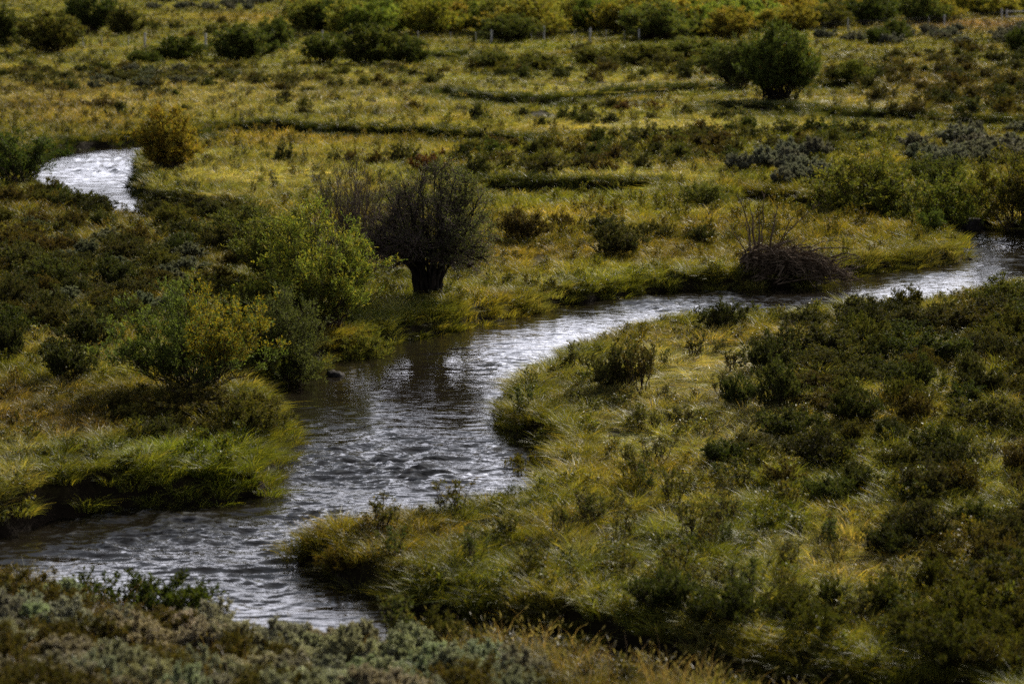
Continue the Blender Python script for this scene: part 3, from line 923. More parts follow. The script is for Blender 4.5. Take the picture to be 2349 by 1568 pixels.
# ------------------------------------------------------------------ dead brush pile, driftwood, rocks
def brush_pile():
    g = np.random.default_rng(41)
    x0, y0 = at(1825, 660, W)
    k = ppm(650)
    r = bpy.data.objects.new('brush_pile', None); COL.objects.link(r)
    r.location = (x0, y0 + .55, -.35)
    tag(r, 'heap of dead grey-brown branches with bare upright limbs at the water edge', 'brush pile')
    # arching sweep of branches, from the left root mass down to the right
    n_ = 230
    s = g.uniform(0, 1, n_)
    wx_ = 2.0
    a = np.stack([-1.75 + 1.4 * g.uniform(0, 1, n_) ** 1.4, g.uniform(-.35, .45, n_), g.uniform(0, .9, n_)], -1)
    c = np.stack([a[:, 0] + g.uniform(.5, 3.2, n_), a[:, 1] + g.normal(size=n_) * .35, np.zeros(n_)], -1)
    c[:, 0] = np.minimum(c[:, 0], 2.05 + .2 * g.normal(size=n_))
    env = 1.5 * np.clip(1 - ((c[:, 0] + .45) / 2.6) ** 2, 0, 1)
    c[:, 2] = env * g.uniform(0, .85, n_)
    m = (a + c) / 2; a[:, 1] += -.5 * g.uniform(0, 1, n_); c[:, 1] += -.3 * g.uniform(0, 1, n_); m[:, 2] = np.clip(1.55 * (1 - (np.clip(m[:, 0] + .95, -.9, 9) / 2.5) ** 2) + .25 * np.sin(m[:, 0] * 5) * .4, .1, 2) * g.uniform(.2, 1.2, n_) ** .8
    P = bez(a, m, c, 8); P[:, 1:-1] += g.normal(size=(n_, 6, 3)) * .05
    v, q = tubes(P, .024 * g.uniform(.35, 1.6, n_), .006 * np.ones(n_), 5)
    o = link('tangled_branches', make_mesh('tangled_branches', v, q, [M_DEAD]), r); o['kind'] = 'stuff'
    S, _ = sprout(P, 3, .1, 1, .6, g, out=1.1, up=.35, k=5)
    v, q = tubes(S, .010 * g.uniform(.4, 1.3, len(S)), .004 * np.ones(len(S)), 3)
    o = link('tangled_twigs', make_mesh('tangled_twigs', v, q, [M_DEAD]), r); o['kind'] = 'stuff'
    for i in range(40):
        a = np.array([[g.uniform(-1.7, .6), g.uniform(-.5, .3), g.uniform(0, .7)]]); c = a + np.array([[g.uniform(.6, 2.0), g.uniform(-.5, .3), g.uniform(-.1, .9)]])
        c[0, 0] = min(c[0, 0], 2.3); c[0, 2] = min(c[0, 2], 1.85 - .25 * max(0, c[0, 0]) ** 2)
        P = bez(a, (a + c) / 2 + g.normal(size=(1, 3)) * .2 + np.array([[0, 0, .25]]), c, 8); P[:, 1:-1] += g.normal(size=(1, 6, 3)) * .03
        v, q = tubes(P, g.uniform(.018, .055), .007, 6)
        S, _ = sprout(P, 5, .4, 1, .5, g, out=.7, up=.2, k=4)
        v2, q2 = tubes(S, .009 * np.ones(len(S)), .003 * np.ones(len(S)), 4)
        link('dead_limb', make_mesh('dead_limb', np.concatenate([v, v2]), np.concatenate([q, q2 + len(v)]), [M_DEAD], smooth=True), r)
    # upright limbs, each its own
    for (bx, tx, tz, rr, dy) in [(-1.25, -1.82, 2.75, .04, 0), (-1.2, -1.40, 2.4, .06, .1), (-1.12, -1.16, 2.1, .065, -.1), (-.85, -.55, 2.4, .05, 0), (-.8, .75, 2.35, .03, .2), (-1.3, -2.1, 1.6, .035, .1), (-1.05, -.95, 2.65, .035, .1), (-.7, -.05, 2.1, .035, -.1), (-1.35, -1.6, 1.9, .04, -.2)]:
        a = np.array([[bx, dy, .2]]); c = np.array([[tx, dy * 2, tz]])
        m = (a + c) / 2 + np.array([[(bx - tx) * .25 + .05, 0, .35]])
        P = bez(a, m, c, 9); P[:, 1:-1] += g.normal(size=(1, 7, 3)) * .025
        v, q = tubes(P, rr, .008, 6)
        S, _ = sprout(P, 7, .4, 1, .5, g, out=.5, up=.4, k=4)
        v2, q2 = tubes(S, .008 * np.ones(len(S)), .003 * np.ones(len(S)), 4)
        link('upright_limb', make_mesh('upright_limb', np.concatenate([v, v2]), np.concatenate([q, q2 + len(v)]), [M_DEAD], smooth=True), r)


brush_pile()
taken.append((1660, 560, 1980, 680))


def log_at(px, py, dx, dy, rad, label, name='driftwood_log', n_tw=6):
    g = np.random.default_rng(int(px))
    x0, y0 = at(px, py, W)
    P = bez(np.array([[0, 0, .02]]), np.array([[dx / 2, dy / 2, .10]]), np.array([[dx, dy, .05]]), 9)
    P[:, 1:-1] += g.normal(size=(1, 7, 3)) * .015
    r = bpy.data.objects.new(name, None); COL.objects.link(r); r.location = (x0, y0, W)
    v, q = tubes(P, rad, rad * .5, 8)
    link('log', make_mesh('log', v, q, [M_DEAD], smooth=True), r)
    S, _ = sprout(P, n_tw, .2, 1, abs(dx) * .45, g, out=.6, up=.25, k=5)
    v, q = tubes(S, rad * .25 * np.ones(len(S)), .004 * np.ones(len(S)), 4)
    link('twigs', make_mesh('twigs', v, q, [M_DEAD]), r)
    tag(r, label, 'driftwood')


log_at(1655, 654, .75, -.15, .06, 'short pale driftwood log at the left foot of the brush pile')
log_at(745, 800, 1.1, -.35, .02, 'thin dead twigs reaching over the water below the yellow-green willow', 'dead_branch', 26)
log_at(1150, 965, -.7, .9, .012, 'leafless stick leaning from the right bank over the bright water', 'dead_branch', 5)


def rock_mesh(seed, flat=.55, sub=3):
    import bmesh
    bm = bmesh.new(); bmesh.ops.create_icosphere(bm, subdivisions=sub, radius=1)
    g = np.random.default_rng(seed)
    ph = g.uniform(-1, 1, (9, 3)); am = g.uniform(.02, .12, 9); fr = g.uniform(1.2, 5, 9)
    planes = [(unit(g.normal(size=3)), g.uniform(.62, .92)) for _ in range(7)]
    for v in bm.verts:
        p = np.array(v.co)
        for n_, d in planes:
            e = p @ n_ - d
            if e > 0: p = p - n_ * e * .85
        k = 1 + sum(am[i] * math.sin(fr[i] * (p @ ph[i]) * 3 + i) for i in range(9)) * .5
        p = p * k; p[2] *= flat
        v.co = p
    me = bpy.data.meshes.new('rock'); bm.to_mesh(me); bm.free()
    me.materials.append(M_ROCK)
    me.polygons.foreach_set('use_smooth', np.ones(len(me.polygons), bool))
    return me


RM = [rock_mesh(60 + i, .5 + .08 * i) for i in range(5)]
for (px, py, wpx, z, label, grp) in [
    (768, 863, 46, W, 'lone rounded grey rock standing in the calm river bend', None),
    (2228, 520, 75, W + .1, 'large brown boulder on the dark bank under the right willows', None),
    (98, 1196, 34, W, 'reddish rock between two grass tufts on the left cut bank', None),
    (88, 1178, 26, W + .1, 'upper of the two reddish rocks on the left cut bank', None),
    (205, 1187, 26, W, 'flat rock at the water right of the small grass tuft, left bank', None),
    (2225, 597, 26, W, 'largest dark stone in the water off the peninsula tip', None),
    (2250, 591, 12, W, 'small dark stone just right of the largest stone off the peninsula tip', 'stones off the peninsula tip'),
    (2242, 588, 10, W, 'tiny dark stone farthest out in the stream off the peninsula tip', 'stones off the peninsula tip'),
    (2200, 602, 15, W, 'small dark stone left of the largest stone off the peninsula tip', 'stones off the peninsula tip'),
    (2160, 603, 18, W, 'widest dark stone at the grassy front edge of the peninsula', 'stones along the peninsula front'),
    (2148, 611, 16, W, 'second widest dark stone at the front edge of the peninsula', 'stones along the peninsula front'),
    (2180, 612, 10, W, 'small stone between grass and stream under the peninsula tip', 'stones along the peninsula front'),
    (2120, 614, 12, W, 'dark stone near the left end of the peninsula stone row', 'stones along the peninsula front'),
    (2195, 622, 9, W, 'smallest lone stone in the stream before the peninsula front', 'stones along the peninsula front'),
    (2095, 613, 10, W, 'leftmost stone of the row along the peninsula front', 'stones along the peninsula front')]:
    x, y = at(px, py, z)
    r_ = wpx / ppm(py) / 2
    o = link('boulder' if wpx > 60 else 'rock', RM[int(px) % 5], None, (x, y + r_ * .4, z - r_ * .06))
    o.scale = (r_ * 1.05, r_ * .95, r_ * (1.0 if wpx > 20 else 1.2)); o.rotation_euler = (0, 0, px % 6)
    tag(o, label, 'rock', grp)

# ------------------------------------------------------------------ shrubs by survey
random.seed(77)
spots = []


def free_spot(px, py, mind):
    x, y = at(px, py, 0)
    s = float(sdf(np.array([x]), np.array([y]))[0])
    if s < .45: return None
    for (a, b, c, d) in taken:
        if a < px < c and b < py < d: return None
    for (qx, qy, qd) in spots:
        if (qx - x) ** 2 + (qy - y) ** 2 < (mind * .5 + qd * .5) ** 2: return None
    return x, y


# single low shrubs that can be told apart: px, base py, width, height, kind, tint, label
G1, GB, GD = (1, 1, 1), (1.15, .85, .75), (.75, .85, .85)
for (px, py, wp, hp, kd, tint, label) in [
    (1198, 562, 120, 78, 'low', (1.2, .95, .85), 'bushy brown-green shrub right of the dark old willow'),
    (1412, 596, 125, 78, 'low', G1, 'rounded dark shrub in the golden grass above the river'),
    (1385, 540, 90, 45, 'low', GD, 'dark shrub directly behind the rounded one in golden grass'),
    (1492, 552, 60, 46, 'low', G1, 'small dark shrub right of the pair in golden grass'),
    (1612, 560, 60, 48, 'low', GD, 'twiggy small shrub left of the brush pile'),
    (1290, 530, 46, 40, 'low', GB, 'thin brown shrub between the bushy and rounded shrubs'),
    (1065, 620, 60, 44, 'low', GB, 'small brownish shrub at the right foot of the dark old willow'),
    (1100, 288, 60, 44, 'lowfar', GD, 'compact dark shrub on the bank left of the small far pool'),
    (1242, 292, 32, 24, 'lowfar', GD, 'tiny dark shrub just below the small far pool'),
    (1196, 268, 44, 22, 'lowfar', GD, 'flat dark shrub at the left end of the small far pool'),
    (650, 375, 54, 44, 'lowfar', GD, 'dark shrub alone in the bright meadow right of the orange willow'),
    (765, 378, 40, 36, 'lowfar', G1, 'dark shrub second from left along the bright meadow'),
    (808, 380, 40, 42, 'lowfar', GB, 'reddish dark shrub third along the bright meadow'),
    (860, 382, 50, 40, 'lowfar', GB, 'brown shrub behind the old willow crown at left'),
    (920, 372, 60, 46, 'lowfar', G1, 'dark shrub just above the old willow crown'),
    (985, 400, 90, 56, 'lowfar', (1.5, .7, .8), 'purple-brown bare shrub behind the old willow crown at right'),
    (1425, 895, 130, 110, 'low', G1, 'tall dark shrub standing in the grass of the right bank'),
    (1470, 905, 70, 130, 'sprig', GB, 'slender brown-stemmed shrub at the right side of the tall dark one'),
    (1690, 950, 70, 85, 'low', (.85, 1.1, 1), 'upright green shrub left of the dense grey-green one on the right meadow'),
    (1790, 955, 125, 120, 'low', (1.0, 1.15, 1.05), 'dense grey-green shrub beside the flattened pale grass'),
    (1770, 860, 130, 90, 'low', GD, 'dark spreading shrub above the flattened pale grass'),
    (1660, 760, 90, 70, 'low', GD, 'dark twiggy shrub on the right bank crest above the stream'),
    (330, 1402, 290, 165, 'low', (.75, 1.0, .6), 'broad dark green shrub on the near bank at lower left'),
    (455, 1412, 90, 85, 'low', (.7, .95, .6), 'small dark shrub at the right end of the broad one, near bank'),
    (520, 1432, 60, 70, 'low', GD, 'little dark shrub against the bright water on the near bank'),
    (925, 1480, 125, 150, 'sprig', (1.0, 1.0, .8), 'upright olive shrub on the near bank where the side channel starts'),
    (1000, 1490, 110, 90, 'low', (1.1, 1.1, .8), 'rounded olive shrub right of the upright one on the near bank'),
    (1195, 950, 60, 90, 'sprig', (.6, .7, .6), 'dark leafy sprigs hanging over the water from the right bank'),
    (1240, 1020, 140, 80, 'low', (1.9, 1.7, .8), 'low yellow-leaved shrub spilling over the right bank cove'),
    (150, 880, 150, 95, 'low', GD, 'dark spreading shrub left of the fan-shaped willow'),
    (190, 800, 120, 90, 'low', GD, 'black-green shrub above the spreading one at left'),
    (20, 830, 90, 90, 'low', (.7, .8, .8), 'dark shrub cut by the left edge, level with the fan-shaped willow'),
    (45, 690, 95, 60, 'low', GD, 'dark shrub near the left edge above the golden tufts'),
    (165, 680, 75, 55, 'low', GD, 'dark leaning shrub right of the left edge one'),
    (450, 960, 200, 70, 'low', (1.3, 1.15, .9), 'wide twiggy brown-olive shrub below the fan-shaped willow'),
    (560, 1010, 150, 85, 'low', (1.35, 1.3, .85), 'olive shrub at the tip of the left bank bend'),
    (780, 1270, 90, 60, 'low', (2.0, 1.5, .7), 'yellow-orange leafed shrub on the near tip of the right meadow'),
    (1180, 1150, 60, 60, 'sprig', GD, 'dark sprig cluster on the right bank below the cove'),
    (145, 335, 46, 44, 'lowfar', (.7, 1.2, .7), 'round green clump on the dark cut bank of the upper left pool'),
    (1165, 240, 30, 30, 'lowfar', (.7, 1.1, .8), 'small green shrub on the bank above the small far pool'),
    (280, 270, 46, 40, 'lowfar', GD, 'dark shrub in tan grass above the orange willow'),
    (230, 250, 70, 26, 'lowfar', GB, 'flat brown shrub left of the dark one above the orange willow'),
]:
    x, y = at(px, py, 0); k = ppm(py)
    plant(kd, x, y, hp / k, wp / k, tint, label)
    spots.append((x, y, wp / k * .8)); 


def scatter(kind, n_, poly, size, tints, label, group, asp=(1.2, 2.4), tries=30, squeeze=.85):
    """n_ plants inside a surveyed quad (px,py corners)"""
    poly = np.array(poly, float)
    lo, hi = poly.min(0), poly.max(0)
    made = 0
    for _ in range(n_ * tries):
        if made >= n_: break
        px, py = random.uniform(lo[0], hi[0]), random.uniform(lo[1], hi[1])
        if sd_poly(poly, np.array([px]), np.array([py]))[0] > 0: continue
        h_ = random.uniform(*size); w_ = h_ * random.uniform(*asp)
        q = free_spot(px, py, w_ * squeeze)
        if q is None: continue
        spots.append((q[0], q[1], w_ * squeeze))
        plant(kind, q[0], q[1], h_, w_, vary(random.choice(tints), .14), label, group)
        made += 1


D = [(1, 1, .95), (.68, .74, .66), (1.2, .98, .75), (.88, 1.08, .8), (1.35, 1.35, .85)]
SG = [(1, 1, 1), (.85, .9, .9), (1.05, 1.0, .9)]
# the dense mass on the right of the near meadow
scatter('low', 44, [(1830, 748), (2060, 715), (2349, 690), (2420, 690), (2420, 1000), (1900, 980), (1780, 820)], (.5, .85), D, 'dark shrub in the dense thicket between the right stream reach and the flattened grass', 'dark shrubs of the right thicket, upper half')
scatter('low', 28, [(1850, 990), (2420, 1000), (2420, 1300), (2100, 1320), (1900, 1180), (1650, 1080)], (.42, .75), D, 'dark shrub in the lower half of the right thicket below the flattened grass', 'dark shrubs of the right thicket, lower half')
scatter('sprig', 42, [(1250, 1080), (1650, 1050), (2000, 1300), (2150, 1480), (1500, 1350), (900, 1290), (850, 1200)], (.4, .75), [(1.2, 1.1, .8), (1.4, 1.2, .7), (.9, 1.0, .8)], 'slender twiggy shrub in the lit grass of the near right meadow', 'slender shrubs in the near right meadow', (.7, 1.1))
scatter('sprig', 14, [(1280, 850), (1700, 780), (1800, 1000), (1500, 1080), (1320, 1020)], (.4, .65), [(1.0, .9, .7), (1.3, 1.2, .8)], 'small twiggy shrub in the flattened grass of the right bank bend', 'small shrubs in the right bank bend', (.7, 1.2))
scatter('low', 17, [(1500, 1400), (2349, 1340), (2420, 1560), (1750, 1560)], (.5, .8), [(1.0, .95, .6), (.8, .95, .7), (1.1, 1.15, .6)], 'shadowy shrub along the dark bottom right corner of the meadow', 'shadowy shrubs in the bottom right corner')
# left side
scatter('low', 52, [(0, 470), (430, 455), (590, 510), (560, 640), (300, 760), (250, 800), (-60, 800), (-60, 470)], (.5, .9), D + [(1.2, 1.0, .7)], 'dark shrub on the left flat between the upper pool and the fan-shaped willow', 'dark shrubs of the left flat')
scatter('sage', 18, [(60, 520), (450, 560), (420, 760), (150, 760)], (.35, .6), [(.62, .7, .62), (.7, .75, .65)], 'grey-green sagebrush among dark shrubs on the left flat', 'sagebrush on the left flat')
scatter('low', 14, [(250, 940), (560, 930), (620, 1030), (350, 1030)], (.35, .6), [(1.3, 1.2, .9), (1.0, 1.0, .8)], 'low olive shrub under the fan-shaped willow near the bank', 'olive shrubs under the fan-shaped willow')
scatter('low', 16, [(90, 425), (350, 470), (560, 500), (540, 520), (60, 470)], (.5, .85), D, 'dark shrub on the near shore of the upper left pool', 'dark shrubs before the upper left pool')
# middle bands
scatter('lowfar', 84, [(1040, 350), (1300, 330), (1700, 300), (2050, 310), (2000, 365), (1560, 385), (1300, 415), (1080, 410)], (.5, .95), D + [(1.2, .9, .7)], 'dark shrub in the broken band across the middle meadow', 'dark shrubs of the middle meadow band')
scatter('sage', 11, [(1680, 400), (1760, 365), (1880, 360), (1925, 400), (1880, 445), (1740, 448)], (.8, 1.2), [(.8, .82, .9), (.9, .95, 1.0)], 'silver-grey sagebrush in the tight clump behind the right peninsula', 'silver sagebrush clump', (1.1, 1.4), squeeze=.6)
scatter('sagefar', 16, [(2100, 340), (2349, 300), (2400, 380), (2150, 400), (1990, 350)], (.7, 1.1), [(.7, .72, .75)], 'dark grey sagebrush above the right willow hedge', 'grey sagebrush above the right hedge')
scatter('lowfar', 80, [(0, 140), (500, 160), (1050, 165), (1060, 205), (500, 205), (0, 215)], (.5, .85), D, 'low dark shrub in the upper left flat below the fence', 'low shrubs below the fence at upper left')
scatter('sagefar', 16, [(150, 170), (700, 170), (700, 200), (150, 210)], (.5, .7), [(.55, .6, .55)], 'dull sagebrush in the upper left flat below the fence', 'sagebrush below the fence at upper left')
scatter('lowfar', 50, [(1000, 150), (1300, 120), (1700, 130), (1650, 190), (1300, 195), (1050, 180)], (.6, 1.1), D + [(1.6, 1.5, .8)], 'shrub in the rough ground between fence and far pool', 'shrubs between the fence and far pool')
scatter('lowfar', 85, [(1900, 130), (2400, 110), (2400, 270), (1950, 260), (1900, 180)], (.6, 1.1), [(.9, .8, .7), (.8, .9, .8), (1.25, .98, .65)], 'dark shrub on the brown ground at the upper right', 'dark shrubs at the upper right')
scatter('lowfar', 14, [(300, 215), (950, 205), (1080, 260), (400, 280)], (.4, .7), D, 'isolated dark shrub in the tan meadow above the long cut bank', 'isolated shrubs in the tan meadow')
scatter('lowfar', 12, [(1280, 250), (1750, 240), (1800, 290), (1300, 290)], (.5, .8), D + [(1.5, .8, .8)], 'isolated shrub in the pale meadow right of the far pool', 'isolated shrubs right of the far pool')
scatter('lowfar', 16, [(330, 60), (700, 60), (720, 100), (340, 100)], (.7, 1.0), D, 'dark shrub behind the fence between the left willows', 'dark shrubs behind the left fence')
scatter('sagefar', 34, [(300, 0), (720, -5), (700, 34), (350, 34)], (.8, 1.1), [(.6, .62, .66)], 'grey sagebrush on the flat at the very top left', 'grey sagebrush at the top left')
scatter('sagefar', 24, [(1880, 85), (2349, 66), (2400, 110), (1900, 105)], (.8, 1.1), [(.62, .62, .68)], 'grey sagebrush along the right end of the fence', 'sagebrush along the right fence')
# near hillside
spots = []


def near_plant(px, py, kind, h_, w_, tint, label, group=None):
    # solve for the hillside: march the sight line until it meets the ground
    zz = 0.0
    for _ in range(30):
        x, y = at(px, py, zz)
        zz = .6 * zz + .4 * float(height(np.array([x]), np.array([y]))[0])
    if float(sdf(np.array([x]), np.array([y]))[0]) < .5 or (150 < px < 520 and py < 1452): return
    plant(kind, x, y, h_, w_, tint, label, group)


for row, (py, xa, xb, n_) in enumerate([(1400, -20, 230, 5), (1435, -30, 560, 9), (1475, -40, 800, 12), (1515, -40, 960, 13), (1555, -40, 1200, 16), (1595, -60, 1250, 17), (1640, -60, 1300, 16), (1690, -60, 1300, 14)]):
    for i in range(n_):
        px = xa + (xb - xa) * (i + .5 + random.uniform(-.3, .3)) / n_
        left = px < 420
        if random.random() < .16: continue
        kd = 'sage' if random.random() < (.85 if not left else .6) else 'low'
        tint = vary((1.3, 1.3, 1.3), .25) if kd == 'sage' else vary((1.2, 1.0, .7), .12)
        near_plant(px, py + random.uniform(-8, 8), kd, random.uniform(.40, .62), random.uniform(.6, 1.05), tint,
                   'soft grey-green sagebrush on the near slope at the bottom of the view' if kd == 'sage' else 'brown-olive shrub among sagebrush on the near slope',
                   'sagebrush on the near slope' if kd == 'sage' else 'olive shrubs on the near slope')

# ------------------------------------------------------------------ plants into the ground
LAND = [('beside the dark old willow', 985, 640), ('by the brush pile', 1820, 620), ('by the right edge boulder', 2230, 500), ('by the flattened pale grass', 1650, 900),
        ('by the fan-shaped willow', 450, 830), ('by the yellow-green willow', 720, 680), ('by the orange willow', 385, 340), ('by the upper left pool', 230, 400),
        ('by the small far pool', 1238, 245), ('by the round lone willow', 1790, 190), ('by the silver sagebrush clump', 1800, 400), ('above the long cut bank', 800, 285),
        ('by the river cove', 1260, 1040), ('by the right meadow tip', 740, 1260), ('on the right bank crest', 1600, 730), ('by the stream bend at right', 2150, 640),
        ('by the lower right edge', 2300, 1200), ('by the bottom right corner', 2250, 1500), ('by the upper right edge', 2300, 200), ('by the left edge', 30, 620),
        ('by the side channel', 1500, 1450), ('in mid thicket', 1950, 900), ('by the left fence posts', 350, 120), ('at the top left corner', 20, 10),
        ('by the middle fence posts', 1200, 100), ('by the right fence posts', 2300, 70), ('by the bottom left corner', 60, 1540), ('by the broad near shrub', 330, 1380),
        ('by the upright olive shrub', 930, 1450), ('at the bottom middle', 1000, 1560), ('below the right peninsula hedge', 2080, 480), ('at the top middle', 1300, 10), ('at the top right', 1900, 10),
        ('by the left cut bank', 150, 1120), ('at the far left flat', 200, 180), ('on the pale middle meadow', 1500, 300), ('under the stream crest at right', 2000, 760), ('in lower thicket', 2000, 1120),
        ('on the lit near meadow', 1250, 1200), ('amid the left flat', 300, 620)]
SHORT = {'low': 'shrub', 'lowfar': 'shrub', 'sprig': 'slender shrub', 'sage': 'sagebrush', 'sagefar': 'sagebrush', 'willow': 'willow', 'willowfar': 'willow'}
ORD = ['leftmost', 'second from left', 'third from left', 'fourth from left', 'fifth from left', 'sixth from left', 'seventh from left', 'eighth from left', 'ninth from left']
for d_ in QUEUE:
    z_ = float(height(np.array([d_['x']]), np.array([d_['y']]))[0])
    d_['px'], d_['py'] = [float(v) for v in survey(d_['x'], d_['y'], z_)]
    d_['size'] = d_['h'] * d_['w'] * (FPX / d_['y']) ** 2
# past three hundred low shrubs the smallest in view become one mass
lows = sorted([d_ for d_ in QUEUE if d_['kind'] in ('low', 'lowfar')], key=lambda d_: -d_['size'] * (1 if d_['group'] else 1e3))
MASS = [d_ for d_ in lows[298:] if d_['kind'] == 'lowfar']
mass_ids = set(id(d_) for d_ in MASS)
QUEUE = [d_ for d_ in QUEUE if id(d_) not in mass_ids]
groups = {}
for d_ in QUEUE:
    if not d_['group']: continue
    t = d_['tint']
    lum = sum(t) / 3
    cw = 'brown-tinged ' if t[0] > t[1] * 1.18 else ('blackish ' if lum < .8 else ('greenish ' if t[1] > t[0] * 1.1 else 'dull '))
    if 'sage' in d_['kind']: cw = 'pale ' if lum > .9 else 'dark grey '
    if 'willow' in d_['kind']: cw = d_['label'].split(' willow')[0] + ' '
    lm = min(LAND, key=lambda q: ((q[1] - d_['px']) / 1.6) ** 2 + (q[2] - d_['py']) ** 2)
    szw = 'tall ' if d_['h'] > {'low': .78, 'lowfar': .8, 'sprig': .6, 'sage': .6, 'sagefar': .9, 'willow': 2.2, 'willowfar': 2.9}[d_['kind']] else 'short '
    d_['base'] = szw + cw + SHORT[d_['kind']] + ' ' + lm[0]
    groups.setdefault(d_['base'], []).append(d_)
split_ = {}
for base_, mem in groups.items():
    if len(mem) <= 9:
        split_[base_] = mem; continue
    mem.sort(key=lambda d_: d_['py'])
    nb = 2 if len(mem) <= 18 else 3
    names_ = ['back row', 'front row'] if nb == 2 else ['back row', 'middle row', 'front row']
    for b_ in range(nb):
        split_[base_ + ', ' + names_[b_]] = mem[b_ * len(mem) // nb:(b_ + 1) * len(mem) // nb]
for base_, mem in split_.items():
    mem.sort(key=lambda d_: d_['px'])
    for i, d_ in enumerate(mem):
        if len(mem) == 1: d_['label'] = base_
        elif len(mem) <= 9: d_['label'] = base_ + ', ' + (ORD[i] if i < len(mem) - 1 or len(mem) == 1 else 'rightmost') + ' of such'
        else: d_['label'] = base_
        if len(mem) > 9: d_['group'] = base_
for d_ in QUEUE:
    plant_now(d_['kind'], d_['x'], d_['y'], d_['h'], d_['w'], d_['tint'], d_['label'], d_['group'], d_['yaw'], d_['var'])


# ------------------------------------------------------------------ grass
def blades(seed, n_, H, rad, w=.012, lean=.35, curve=.5, comb=0.0, k=4, dry=.2, flat=0.0):
    g = np.random.default_rng(seed)
    az = g.uniform(0, 2 * np.pi, n_)
    r_ = rad * np.sqrt(g.uniform(0, 1, n_))
    base = np.stack([r_ * np.cos(az), r_ * np.sin(az), np.full(n_, -.04)], -1)
    d = np.stack([np.cos(az + g.normal(size=n_) * .7), np.sin(az + g.normal(size=n_) * .7), np.zeros(n_)], -1)
    d[:, 0] += comb
    hh = H * g.uniform(.45, 1.1, n_)
    ln = (lean * g.uniform(.3, 1.4, n_))[:, None]
    c1 = base + (d * ln * .35 + np.array([0, 0, .62 - .4 * flat])) * hh[:, None]
    c2 = base + (d * (ln + curve * g.uniform(.2, 1, n_)[:, None]) + np.array([0, 0, .95 - .85 * flat]) * g.uniform(.55, 1, n_)[:, None]) * hh[:, None]
    P = bez(base, c1, c2, k)
    T = unit(P[:, -1] - P[:, 0]); S = unit(np.cross(T, g.normal(size=(n_, 3))))
    tt = np.array([1, .95, .7, .12][:k]) if k == 4 else np.array([1, .8, .12])
    ww = (w * g.uniform(.6, 1.3, n_))[:, None, None] * tt[None, :, None] * .5
    L_, R_ = P - S[:, None] * ww, P + S[:, None] * ww
    V = np.stack([L_, R_], 2).reshape(-1, 3)
    idx = np.arange(n_ * k * 2).reshape(n_, k, 2)
    q = np.stack([idx[:, :-1, 0], idx[:, :-1, 1], idx[:, 1:, 1], idx[:, 1:, 0]], -1).reshape(-1, 4)
    sh = g.uniform(.6, 1.25, n_)[:, None] * np.ones((1, 3))
    m = g.uniform(size=n_) < dry
    sh[m] = sh[m] * np.array((1.9, 1.5, 1.45))
    C = np.repeat(sh, k * 2, 0)
    return V, q, C


def seeded(seed, n_, H):
    """straw stems with seed heads"""
    V, q, C = blades(seed, n_, H, .14, w=.006, lean=.12, curve=.22, dry=.7)
    g = np.random.default_rng(seed + 1)
    tips = V.reshape(n_, 4, 2, 3).mean(2)
    a = tips[:, 2] * .35 + tips[:, 3] * .65
    lv, lq = leaf_quads(a, tips[:, 3] - tips[:, 2], np.full(n_, .10), np.full(n_, .012), g)
    return np.concatenate([V, lv]), np.concatenate([q, lq + len(V)]), np.concatenate([C, np.full((len(lv), 3), 1.5)])


def forb(seed, H, n_st=9):
    gr = grow(seed, H, .22, stems=n_st, base_r=.12, arch=.1, l2=4, l2len=.3, l3=2, l3len=.2, leaves=5, leaf=(.05, .022), pal=((1, 1, 1), (1.4, 1.15, .8), (.7, .8, .7)), trunk=.006, low=.5, start=.2)
    SV, SQ, LV, LQ, C = gr
    return np.concatenate([SV, LV]), np.concatenate([SQ, LQ + len(SV)]), np.concatenate([np.full((len(SV), 3), .6), C])


src = bpy.data.collections.new('tuft_sources')
TUFTS = []
for i in range(4): TUFTS.append(blades(700 + i, 130, .42, .26, w=.0085, lean=.35, curve=.55))                     # 0-3 meadow
for i in range(3): TUFTS.append(blades(710 + i, 200, .50, .24, w=.009, lean=.35, curve=.7, dry=.15))     # 4-6 tussock
for i in range(4): TUFTS.append(blades(720 + i, 120, .46, .32, w=.009, lean=.6, curve=.6, comb=.8, flat=.75, dry=.35))  # 7-10 lodged
for i in range(2): TUFTS.append(seeded(730 + i, 14, .75))                                                # 11-12 straw
for i in range(3): TUFTS.append(forb(740 + i, .42))                                                      # 13-15 leafy
for i in range(3): TUFTS.append(blades(750 + i, 110, .42, .42, w=.018, lean=.4, curve=.5, k=3, dry=.2))    # 16-18 far meadow
for i in range(2): TUFTS.append(blades(760 + i, 110, .5, .45, w=.018, lean=.5, curve=.5, comb=1.2, flat=.7, k=3, dry=.35))  # 19-20 far lodged
for i, (V, q, C) in enumerate(TUFTS):
    o = bpy.data.objects.new('tuft_%03d' % i, make_mesh('tuft_%03d' % i, V, q, [M_GRASS], col=C))
    src.objects.link(o)


